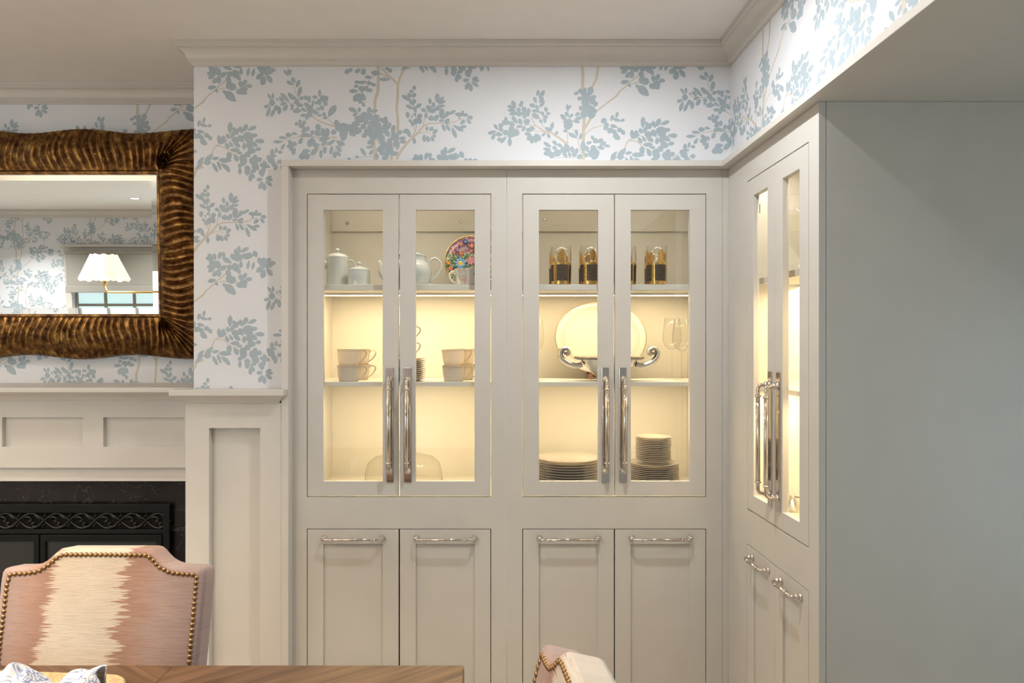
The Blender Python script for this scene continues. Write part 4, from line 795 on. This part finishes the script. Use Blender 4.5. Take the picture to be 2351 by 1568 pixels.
# right cabinet: snuffer, dish, glass vase
sx, sy = 1.095, 2.50
t = thing('dish', 'shallow cream dish with gold rim at the bottom of the right wall cabinet', 'dish', (1.112, 2.485, DECK+0.0003)); t.scale = (0.68, 0.68, 0.8)
part('bowl', MB().lathe(plate_prof(0.075, 0.018), 40), 'china', t, smooth=True)
part('gold_rim', MB().lathe([(0.0735, 0.0181), (0.0752, 0.0188), (0.0755, 0.0172), (0.0745, 0.0172)], 40), 'goldline', t, smooth=True)
t = thing('candle_snuffer', 'silver bell-shaped candle snuffer with long handle in the right wall cabinet', 'candle snuffer', (1.137, 2.585, DECK+0.0003))
part('bell', MB().lathe([(0.036, 0.0), (0.037, 0.004), (0.030, 0.022), (0.022, 0.040), (0.012, 0.052), (0.009, 0.058), (0.012, 0.064), (0.006, 0.070), (0, 0.071)], 32), 'silver', t, smooth=True)
part('handle', MB().tube([(0.008, 0, 0.062), (0.06, -0.07, 0.066), (0.12, -0.16, 0.062)], [0.003, 0.0026, 0.004], 8), 'silver', t, smooth=True)
t = thing('glass_vase', 'tall clear glass vase on the top shelf of the right wall cabinet', 'vase', (1.135, 2.52, SH1T+0.0003))
part('body', MB().lathe([(0, 0.004), (0.05, 0.0), (0.055, 0.004), (0.075, 0.06), (0.078, 0.10), (0.055, 0.17), (0.05, 0.20), (0.066, 0.235), (0.065, 0.235), (0.049, 0.20), (0.054, 0.17), (0.077, 0.10), (0.074, 0.06), (0.05, 0.01), (0, 0.01)], 40), 'crystal', t, smooth=True)
# ------------------------------------------------------------------ panelled pilaster with cap
PT = E-0.1757
t = thing('pilaster', 'cream panelled pilaster with moulded cap between fireplace and cabinets', 'pilaster', (-1.06, 2.80, 0))
def rel(mb, o): mb.v = [(x-o[0], y-o[1], z-o[2]) for x, y, z in mb.v]; return mb
O = (-1.06, 2.80, 0)
part('body', rel(MB().plate([-1.2587, -0.865], [0, E-0.2323], [(-1.1615, -0.9524, 0.22, E-0.336)], 2.80, 2.8445), O), 'trim', t, bevel=0.001)
part('panel', rel(MB().box(-1.166, -0.948, 2.834, 2.8445, 0.215, E-0.331), O), 'trim', t)
part('cap', rel(MB().box(-1.3054, -0.843, 2.753, 2.8445, PT-0.0248, PT), O), 'trim', t, bevel=0.002)
part('cap_moulding', rel(MB().molding([(-0.878, 2.8445), (-0.878, 2.80), (-1.2587, 2.80), (-1.2587, 2.8445)], [(0.0, E-0.2325), (0.006, E-0.2325), (0.008, E-0.2265), (0.012, E-0.2225), (0.014, E-0.2205), (0.017, E-0.2185), (0.019, E-0.214), (0.024, E-0.209), (0.030, E-0.2055), (0.034, E-0.2008), (0.0, E-0.2008)]), O), 'trim', t, auto=35)
# ------------------------------------------------------------------ mantelpiece and fireplace
X_L = -3.399; XR_ = XC-0.0006
O = (-2.3, 3.0, 0)
t = thing('mantelpiece', 'cream mantelpiece with recessed panels under the gilt mirror', 'mantelpiece', O)
part('shelf', rel(MB().box(X_L, XR_, 2.898, 3.2885, PT-0.0205, PT), O), 'trim', t, bevel=0.002)
part('bed_moulding', rel(MB().molding([(XR_, 3.0), (X_L, 3.0)], [(0.0, PT-0.062), (0.006, PT-0.060), (0.010, PT-0.050), (0.030, PT-0.036), (0.050, PT-0.030), (0.056, PT-0.0208), (0.0, PT-0.0208)]), O), 'trim', t, auto=35)
pan = [(-1.7096, -1.3554), (-2.154, -1.7995), (-2.5985, -2.244), (-3.043, -2.6885)]
part('frieze', rel(MB().plate([X_L, XR_], [E-0.534, PT-0.021], [(a, b_, E-0.442, E-0.312) for a, b_ in pan], 3.0, 3.04), O), 'trim', t, bevel=0.001)
for a, b_ in pan: part('panel', rel(MB().box(a-0.003, b_+0.003, 3.018, 3.039, E-0.445, E-0.309), O), 'trim', t)
part('lower_band', rel(MB().box(X_L, XR_, 3.022, 3.05, E-0.580, E-0.5345), O), 'trim', t)
part('lower_strip', rel(MB().box(X_L, XR_, 3.012, 3.05, E-0.596, E-0.5805), O), 'trim', t, bevel=0.002)
part('core', rel(MB().box(X_L, XR_, 3.051, 3.2885, 1.0, PT-0.021), O), 'dark', t)
t = thing('fireplace_surround', 'dark marble fireplace surround with pale flecks', 'fireplace', (-2.3, 3.03, 0))
O = (-2.3, 3.03, 0)
part('marble_slab', rel(MB().plate([X_L, XR_], [0, E-0.597], [(-2.75, -1.56, 0, 0.60)], 3.03, 3.06), O), 'marble', t)
part('joint_strip', rel(MB().box(-1.412, XR_, 3.0288, 3.0299, zf(1170, 3.03)-0.0008, zf(1170, 3.03)), O), 'silver_dark', t)
part('firebox', rel(MB().box(-2.75, -1.56, 3.20, 3.28, 0, 0.62), O), 'dark', t)
SX0, SX1, SY = -2.905, -1.4186, 3.0
def sx_(px): return xf(px, SY)
def sz_(py): return zf(py, SY)
SC0, SC1 = sz_(1215.5), sz_(1177.5)
O = (-2.16, SY, 0)
fs = thing('fire_screen', 'black iron fire screen with scrollwork frieze and mesh doors', 'fire screen', O)
xr = sx_(373); xl = SX0+(SX1-xr); xm = sx_(92)
part('frame', rel(MB().plate([SX0, SX1], [0.02, sz_(1158)], [(xl, xr, SC0, SC1), (xl, xr, 0.06, sz_(1226))], SY, SY+0.022), O), 'black', fs, bevel=0.002)
part('frieze_backing', rel(MB().box(xl-0.004, xr+0.004, SY+0.018, SY+0.0215, SC0-0.004, SC1+0.004), O), 'dark', fs)
per = 58.5*SY/F; zc = (SC0+SC1)/2; am = (SC1-SC0)/2-0.004
def vine(sign):
    pts = [((k/16-0.5)*per, -0.003*sign*math.cos(PI*k/16), sign*am*math.cos(PI*(k/16-0.5))) for k in range(17)]
    return MB().tube(pts, [0.0028+0.0014*math.sin(PI*k/16) for k in range(17)], 8).mesh('vine', M['scroll'], True)
v_up, v_dn = vine(1), vine(-1)
curl = MB().tube(smooth_path([(-0.030, 0, 0.010), (-0.012, -0.002, 0.016), (0.004, -0.003, 0.010), (0.004, -0.003, -0.002), (-0.006, -0.002, -0.003)]), [0.002+0.002*abs(math.sin(k*0.3)) for k in range(21)], 7).mesh('curl', M['scroll'], True)
leafm = MB().lathe([(0, -1), (0.45, -0.55), (0.6, 0), (0.35, 0.6), (0, 1)], 10); leafm.v = [(z*0.020, y*0.004, x*0.009) for x, y, z in leafm.v]; leafm = leafm.mesh('leaf', M['scroll'], True)
bud = MB().tube(smooth_path([(-0.006, 0, -0.006), (0.004, -0.001, -0.001), (0.006, -0.001, 0.008)]), 0.0024, 6).mesh('bud', M['scroll'], True)
k = 0
xx_ = sx_(332)+per/2
while xx_-per/2 > xl+0.02:
    c_ = (xx_-O[0], 0.008, zc-O[2])
    if xx_+per/2 < xr+0.001 or True:
        if xx_ < xr-0.02:
            link('vine', v_up, fs, c_); link('vine', v_dn, fs, c_)
            link('curl', curl, fs, (c_[0]-0.004, c_[1]-0.001, c_[2]+0.002)); link('curl', curl, fs, (c_[0]+0.012, c_[1], c_[2]-0.012), (0, PI*0.95, 0))
            link('leaf', leafm, fs, (c_[0]+0.028, c_[1]-0.004, c_[2]+0.020), (0, math.radians(40), 0))
            link('bud', bud, fs, (c_[0]-per/2, c_[1], c_[2]+am*0.72)); link('bud', bud, fs, (c_[0]-per/2, c_[1], c_[2]-am*0.62), (0, PI, 0))
    xx_ -= per
for (a, b_) in ((xl+0.002, xm-0.0025), (xm+0.0025, xr-0.002)):
    dr = part('screen_door', rel(MB().plate([a, b_], [0.062, sz_(1227.5)], [(a+0.024, b_-0.024, 0.09, sz_(1243))], SY-0.004, SY+0.014), O), 'black', fs, bevel=0.002)
    part('mesh', rel(MB().box(a+0.022, b_-0.022, SY+0.006, SY+0.008, 0.088, sz_(1243)+0.002), O), 'wire', dr)
# ------------------------------------------------------------------ gilt mirror
GW, GH = 0.62, 0.3325
t = thing('wall_mirror', 'mirror in a wide wavy antique gilt frame hanging over the mantel', 'mirror', (xf(365, MY)-GW, MY, MZ), rot=(TH, 0, 0))
bvw = 0.031; mb = MB()
mb.v = [(-GW+bvw, -0.002, -GH+bvw), (GW-bvw, -0.002, -GH+bvw), (GW-bvw, -0.002, GH-bvw), (-GW+bvw, -0.002, GH-bvw), (-GW, 0, -GH), (GW, 0, -GH), (GW, 0, GH), (-GW, 0, GH)]
mb.f = [(0,1,2,3), (4,5,1,0), (5,6,2,1), (6,7,3,2), (7,4,0,3)]
part('mirror_glass', mb, 'mirror', t)
part('backing', MB().box(-GW-0.15, GW+0.15, 0.0025, 0.022, -GH-0.15, GH+0.15), 'wood_foot', t)
LIP = 0.018
for nm, prof in (('inner_lip', None),):
    mb = MB()
    pr = [(0, 0.002), (0.0, -0.010), (0.003, -0.0145), (0.008, -0.0165), (0.013, -0.015), (0.0165, -0.011), (LIP, -0.009), (LIP, 0.002)]
    cs = [(-1, -1), (1, -1), (1, 1), (-1, 1)]
    mb.grid(lambda i, j: (cs[i][0]*(GW-0.002+pr[j][0]), pr[j][1], cs[i][1]*(GH-0.002+pr[j][0])), 4, len(pr), True)
    part('inner_lip', mb, 'gilt', t, auto=40)
IW, IH, FW = GW+LIP-0.004, GH+LIP-0.004, 0.192
ring = []   # (inner x, inner z, outer x, outer z, s)
s_ = 0.0
def side(ax, az, bx_, bz_, nx, nz):
    global s_
    L = math.hypot(bx_-ax, bz_-az); n = int(L/0.0036)
    for k in range(n):
        u = k/n; x, z = ax+(bx_-ax)*u, az+(bz_-az)*u
        ring.append((x, z, x+nx*FW, z+nz*FW, s_+L*u))
    s_ += L
def fan(cx_, cz_, n0, n1):
    global s_
    n = 96; Lf = 0.30
    for k in range(n):
        u = k/n
        if u < 0.5: ox, oz = cx_+n0[0]*FW+n1[0]*FW*u*2, cz_+n0[1]*FW+n1[1]*FW*u*2
        else: ox, oz = cx_+n1[0]*FW+n0[0]*FW*(2-u*2), cz_+n1[1]*FW+n0[1]*FW*(2-u*2)
        ring.append((cx_, cz_, ox, oz, s_+Lf*u))
    s_ += Lf
side(-IW, -IH, IW, -IH, 0, -1); fan(IW, -IH, (0, -1), (1, 0)); side(IW, -IH, IW, IH, 1, 0); fan(IW, IH, (1, 0), (0, 1))
side(IW, IH, -IW, IH, 0, 1); fan(-IW, IH, (0, 1), (-1, 0)); side(-IW, IH, -IW, -IH, -1, 0); fan(-IW, -IH, (-1, 0), (0, -1))
NV = 26
nfl = round(s_/0.0335)
def frame_pt(i, j):
    ix, iz, ox, oz, s = ring[i]; u = j/(NV-1)
    wav = 1+0.055*math.sin(2*PI*s/s_*10+3.46)
    tt = u*wav
    x, z = ix+(ox-ix)*tt, iz+(oz-iz)*tt
    # low scotia at the inside, broad swell, thin outer edge
    h = 0.006+0.046*math.sin(PI*min(1, 0.06+0.94*u))**0.8*(1-0.25*u)
    ph = 2*PI*nfl*s/s_+2.4*math.sin(2*PI*u*0.8+s*7)+0.9*math.sin(s*31)
    fl = (1-abs(math.sin(ph/2)))**1.7
    env = min(1, u/0.10)*min(1, (1-u)/0.10)
    h += env*(0.019*fl-0.005)
    if u > 0.985: h = -0.03
    return (x, -h, z)
part('fluted_frame', MB().grid(frame_pt, len(ring), NV, True), 'gilt', t, auto=60)

# ------------------------------------------------------------------ dining table
TZ = 0.76; TX0, TX1, TY0, TY1 = -3.05, -0.069, 0.40, 1.691
tb = thing('dining_table', 'brown wooden dining table with chevron planked top', 'table', (-1.55, 1.04, 0))
O = (-1.55, 1.04, 0)
part('frame_edge', rel(MB().box(TX0, TX1, TY0, TY1, TZ-0.045, TZ-0.006), O), 'table_wood', tb, bevel=0.003)
colw = 0.72; pw_ = 0.155; kx = 0
x1_ = TX1
while x1_ > TX0+0.01:
    x0_ = max(TX0, x1_-colw); up = (kx % 2 == 0)
    dy = (x1_-x0_)*0.75; y_ = TY0-dy-0.1
    while y_ < TY1+dy:
        # parallelogram, rising to the right in even columns
        q = [(x0_, y_), (x1_, y_+dy), (x1_, y_+dy+pw_), (x0_, y_+pw_)] if up else [(x0_, y_+dy), (x1_, y_), (x1_, y_+pw_), (x0_, y_+dy+pw_)]
        c_ = clip(q, TX0+0.001, TX1-0.001, TY0+0.001, TY1-0.001)
        y_ += pw_
        if not c_ or len(c_) < 3: continue
        cx_ = sum(p[0] for p in c_)/len(c_); cy_ = sum(p[1] for p in c_)/len(c_)
        ar = abs(sum(c_[i-1][0]*c_[i][1]-c_[i][0]*c_[i-1][1] for i in range(len(c_))))/2
        if ar < 2e-4: continue
        ang = math.atan2(dy if up else -dy, x1_-x0_); ca, sa = math.cos(-ang), math.sin(-ang)
        pts = []
        for p in c_:
            a, b_ = (p[0]-cx_), (p[1]-cy_); sc = 1-0.0007/max(0.02, math.hypot(a, b_))
            pts.append(((a*ca-b_*sa)*sc, (a*sa+b_*ca)*sc))
        part('plank', MB().poly_prism(pts, TZ-0.0058, TZ-random.uniform(0, 0.0004), 'z'), 'table_wood', tb, loc=(cx_-O[0], cy_-O[1], 0), rot=(0, 0, ang))
    x1_ -= colw; kx += 1
part('apron', rel(MB().plate([TX0+0.25, TX1-0.25], [TZ-0.14, TZ-0.046], [], TY0+0.15, TY1-0.15), O), 'leg_wood', tb)
for sx0 in (TX0+0.6, TX1-0.75):
    part('pedestal', MB().lathe([(0, 0.05), (0.06, 0.05), (0.05, 0.12), (0.075, 0.20), (0.085, 0.30), (0.05, 0.42), (0.06, 0.55), (0.09, TZ-0.141), (0, TZ-0.141)], 28), 'leg_wood', tb, smooth=True, loc=(sx0-O[0], 0, 0))
    part('foot', rel(MB().box(sx0-0.05, sx0+0.05, 0.65, 1.45, 0.0, 0.055), O), 'leg_wood', tb, bevel=0.015)
# ------------------------------------------------------------------ upholstered chairs
half = [(0, 0), (0.098, 0), (0.107, -0.002), (0.115, -0.008), (0.124, -0.017), (0.136, -0.0275), (0.150, -0.035), (0.166, -0.0395), (0.186, -0.0415), (0.222, -0.042), (0.231, -0.045), (0.236, -0.053), (0.237, -0.075)]
CS = 1.226
half = [(x*CS*0.975, z*CS) for x, z in half]
HB, CB = 0.546, 0.45
def chair(name, label, loc, rz, lean=10):
    t = thing(name, label, 'chair', loc, rz, 'pink and cream upholstered dining chairs')
    H = HB
    out = [(x, H+z) for x, z in half]+[(0.279, H*0.5), (0.269, 0.0)]
    full = out+[(-x, z) for x, z in reversed(out) if x > 0]
    rec = math.radians(-lean)
    bm_ = MB().poly_prism(full, 0.0, 0.088, 'y')
    bk = part('backrest', bm_, 'ikat', t, bevel=0.016, loc=(0, 0, CB), rot=(rec, 0, 0), seg=3, auto=50)
    # nail heads along the contour, 14 mm in from the edge
    inner = [(x*(1-0.015/0.25)*1.0 if x > 0.24 else max(0, x-0.005), H+z-0.0175) for x, z in half[:-3]]+[(0.262, H-0.073), (0.2615, H-0.11), (0.259, H*0.5), (0.25, 0.03)]
    line = inner[::-1]+[(-x, z) for x, z in inner[1:]]
    nm = MB().lathe([(0.0068, 0.0), (0.0063, 0.0025), (0.0044, 0.0046), (0.0018, 0.0056), (0, 0.0058)], 10).mesh('nailhead', M['nail'], True)
    acc = 0.0; last = line[0]; step = 0.0137
    pts = [last]
    for p in line[1:]:
        while True:
            d = math.hypot(p[0]-last[0], p[1]-last[1])
            if d < step: break
            last = (last[0]+(p[0]-last[0])*step/d, last[1]+(p[1]-last[1])*step/d); pts.append(last)
    for x, z in pts: link('nailhead', nm, bk, (x, 0.0002, z), (PI/2, 0, 0))
    part('seat', MB().box(-0.28, 0.28, -0.50, 0.02, 0.36, 0.475), 'ikat', t, bevel=0.03, seg=3, auto=50)
    for sx in (-1, 1):
        for sy in (-0.43, 0.03): part('leg', MB().tube([(sx*0.24, sy, 0.36), (sx*0.245, sy+(0.05 if sy > 0 else -0.005), 0.0)], [0.022, 0.014], 10), 'leg_wood', t, smooth=True)
    return t
M['nail'] = paint('bronze_nail', (0.36, 0.21, 0.10), 0.32, 0.1, bump=0, metallic=0.9)
chair('dining_chair', 'pink and cream ikat dining chair facing the camera in front of the fireplace', (xf(240, 1.90), 1.9-0.546*math.sin(math.radians(10)), 0), 0)
chair('dining_chair', 'pink and cream ikat dining chair at the table end, only its top corner showing', (0.142-0.546*math.sin(math.radians(14)), 1.135, 0.006), math.radians(-90+5), 14)
# ------------------------------------------------------------------ charger and napkin
t = thing('charger', 'pale cane rectangular charger tray with raised rim under the printed napkin', 'charger', (-1.115, 1.455, TZ+0.0003), rz=math.radians(-4)); t.scale = (1.27, 1.27, 1.0)
def rrect(w_, h_, r, n=8):
    o = []
    for cx_, cy_, a0 in ((w_-r, h_-r, 0), (-(w_-r), h_-r, PI/2), (-(w_-r), -(h_-r), PI), (w_-r, -(h_-r), 1.5*PI)):
        for k in range(n+1): a = a0+k/n*PI/2; o.append((cx_+r*math.cos(a), cy_+r*math.sin(a)))
    return o
prof = [(-0.020, 0.0), (0.0, 0.012), (0.006, 0.0155), (0.004, 0.019), (-0.002, 0.0175), (-0.026, 0.005), (-0.060, 0.004)]
mb = MB(); nn = len(rrect(0.2, 0.13, 0.04))
mb.grid(lambda i, j: (*rrect(0.205+prof[j][0], 0.125+prof[j][0], 0.045)[i], prof[j][1]), nn, len(prof), True)
mb.f.append(tuple(i*len(prof)+len(prof)-1 for i in range(nn))); mb.f.append(tuple(i*len(prof) for i in reversed(range(nn))))
part('tray', mb, 'rattan', t, auto=50)
def nap(i, j):
    u = i/59; v = j/27                     # u along the length, v across: a soft bow of cloth
    top = 0.060+0.034*math.exp(-((u-0.17)/0.13)**2)+0.034*math.exp(-((u-1.0)/0.16)**2)-0.006*math.exp(-((u-0.5)/0.2)**2)
    fold = 0.010*math.sin(17*u+3.0*v)+0.006*math.sin(31*u-4*v)
    arch = math.sin(PI*v)**0.6
    x = -0.112+0.228*u+0.010*math.sin(v*6+u*3)
    y = -0.075+0.15*v+0.012*math.sin(u*8+1)
    pin = max(0.0, (u-0.72)/0.28)**1.5; y *= 1-0.93*pin
    return (x, y, 0.004+max(0.0, top*arch+fold*arch)*(1-0.0*pin)+0.05*pin*(1-arch))
nk = part('napkin', MB().grid(nap, 60, 28), 'napkin', None, smooth=True, loc=(-0.957, 1.47, TZ+0.007)); tag(nk, 'rumpled white cloth napkin with blue and red print on the charger', 'napkin')
md = nk.modifiers.new('cloth', 'SOLIDIFY'); md.thickness = 0.0025; md.offset = -1
# ------------------------------------------------------------------ chandelier (its left shade shows in the mirror)
LY = 1.55
p0 = mir(190, 643, LY); p1 = mir(292, 643, LY); ptop = mir(241, 585, LY); parm = mir(241, 671, LY); sock = mir(241, 655, LY)
cx_ = (p0.x+p1.x)/2; R0 = (p1.x-p0.x)/2; shh = ptop.z-p0.z
REACH = 0.80; CX = cx_+REACH; ca_z = parm.z
t = thing('chandelier', 'brass chandelier with pleated white shades, one seen in the mirror', 'chandelier', (CX, LY, CEIL-0.0002))
cz = ca_z-(CEIL-0.0002)
part('canopy', MB().lathe([(0, -0.001), (0.06, -0.001), (0.06, -0.012), (0.02, -0.028), (0, -0.028)], 28), 'brass', t, smooth=True)
part('stem', MB().tube([(0, 0, -0.02), (0, 0, cz-0.02)], 0.008, 12), 'brass', t, smooth=True)
part('hub', MB().lathe([(0, -0.03), (0.012, -0.028), (0.022, -0.01), (0.022, 0.012), (0.010, 0.028), (0, 0.03)], 20, (0, 0, cz)), 'brass', t, smooth=True)
so = sock.z-(CEIL-0.0002); zb = p0.z-(CEIL-0.0002); seg = 96
def shf(i, j):
    a = 2*PI*i/seg; u = j/7; r = R0*(1-0.48*u); r *= 1+0.045*math.cos(a*9)
    return (r*math.cos(a), r*math.sin(a), zb+shh*u+0.010*(1-u)*math.cos(a*9)+0.004*u*math.cos(a*9))
arm_me = MB().tube(smooth_path([(0.015, 0, cz), (0.4, 0, cz), (REACH-0.05, 0, cz), (REACH-0.012, 0, cz+0.012), (REACH, 0, cz+0.04), (REACH, 0, so)]), 0.008, 12).mesh('arm', M['brass'], True)
soc_me = MB().lathe([(0, 0), (0.015, 0), (0.016, 0.05), (0.011, 0.055), (0, 0.055)], 18, (0, 0, so)).mesh('socket', M['brass'], True)
sha_me = MB().grid(shf, seg, 8, True).mesh('shade', M['shade'], True)
for ang in (PI, PI*1.48, PI*1.80):
    a = link('arm', arm_me, t, rot=(0, 0, ang)); ex, ey = math.cos(ang)*REACH, math.sin(ang)*REACH
    link('socket', soc_me, t, (ex, ey, 0)); link('shade', sha_me, t, (ex, ey, 0), (0, 0, ang))
    d = bpy.data.lights.new('lamp_bulb', 'POINT'); d.energy = LAMP_W; d.color = (1.0, 0.80, 0.56); d.shadow_soft_size = 0.03
    lo_ = bpy.data.objects.new('lamp_bulb', d); C.objects.link(lo_); lo_.parent = t; lo_.location = (ex, ey, zb+shh*0.55)
# ------------------------------------------------------------------ recessed downlights
DL = [(0.36, 2.0, 0.78, (0.96, 0.985, 1.0), 172), (0.47, 0.75, 0.13, (1.0, 0.97, 0.93), 130), (-0.62, 1.55, 0.09, (1.0, 0.94, 0.86), 130), (-1.75, 2.16, 0.09, (1.0, 0.88, 0.77), 165), (-1.75, 0.3, 0.42, (1.0, 0.93, 0.85), 120), (-3.4, 2.1, 0.75, (1.0, 0.88, 0.76), 140), (-3.6, -0.45, 1.2, (1.0, 0.99, 0.97), 125), (-5.1, -0.45, 1.7, (1.0, 0.99, 0.97), 125)]
where = ['over the corner cabinets', 'over the right hand opening', 'over the chair back', 'over the fireplace', 'over the table', 'beyond the fireplace', 'near the window wall', 'in the far left of the ceiling']
for k, (x, y, f_, c_, spr) in enumerate(DL):
    t = thing('downlight', 'small round recessed ceiling downlight '+where[k], 'downlight', (x, y, CEIL-0.0002), group='recessed ceiling downlights')
    part('trim_ring', MB().lathe([(0.040, -0.0002), (0.052, -0.0002), (0.052, -0.004), (0.048, -0.006), (0.040, -0.005)], 32), 'ceiling', t, smooth=True)
    part('lens', MB().lathe([(0, -0.002), (0.040, -0.002), (0.040, -0.0005), (0, -0.0005)], 32), 'bulb', t)
    area('downlight_beam', (0, 0, -0.008), 0.07, DOWN_W*f_, c_, (0, 0, 0), shape='DISK', spread=math.radians(spr), parent=t)
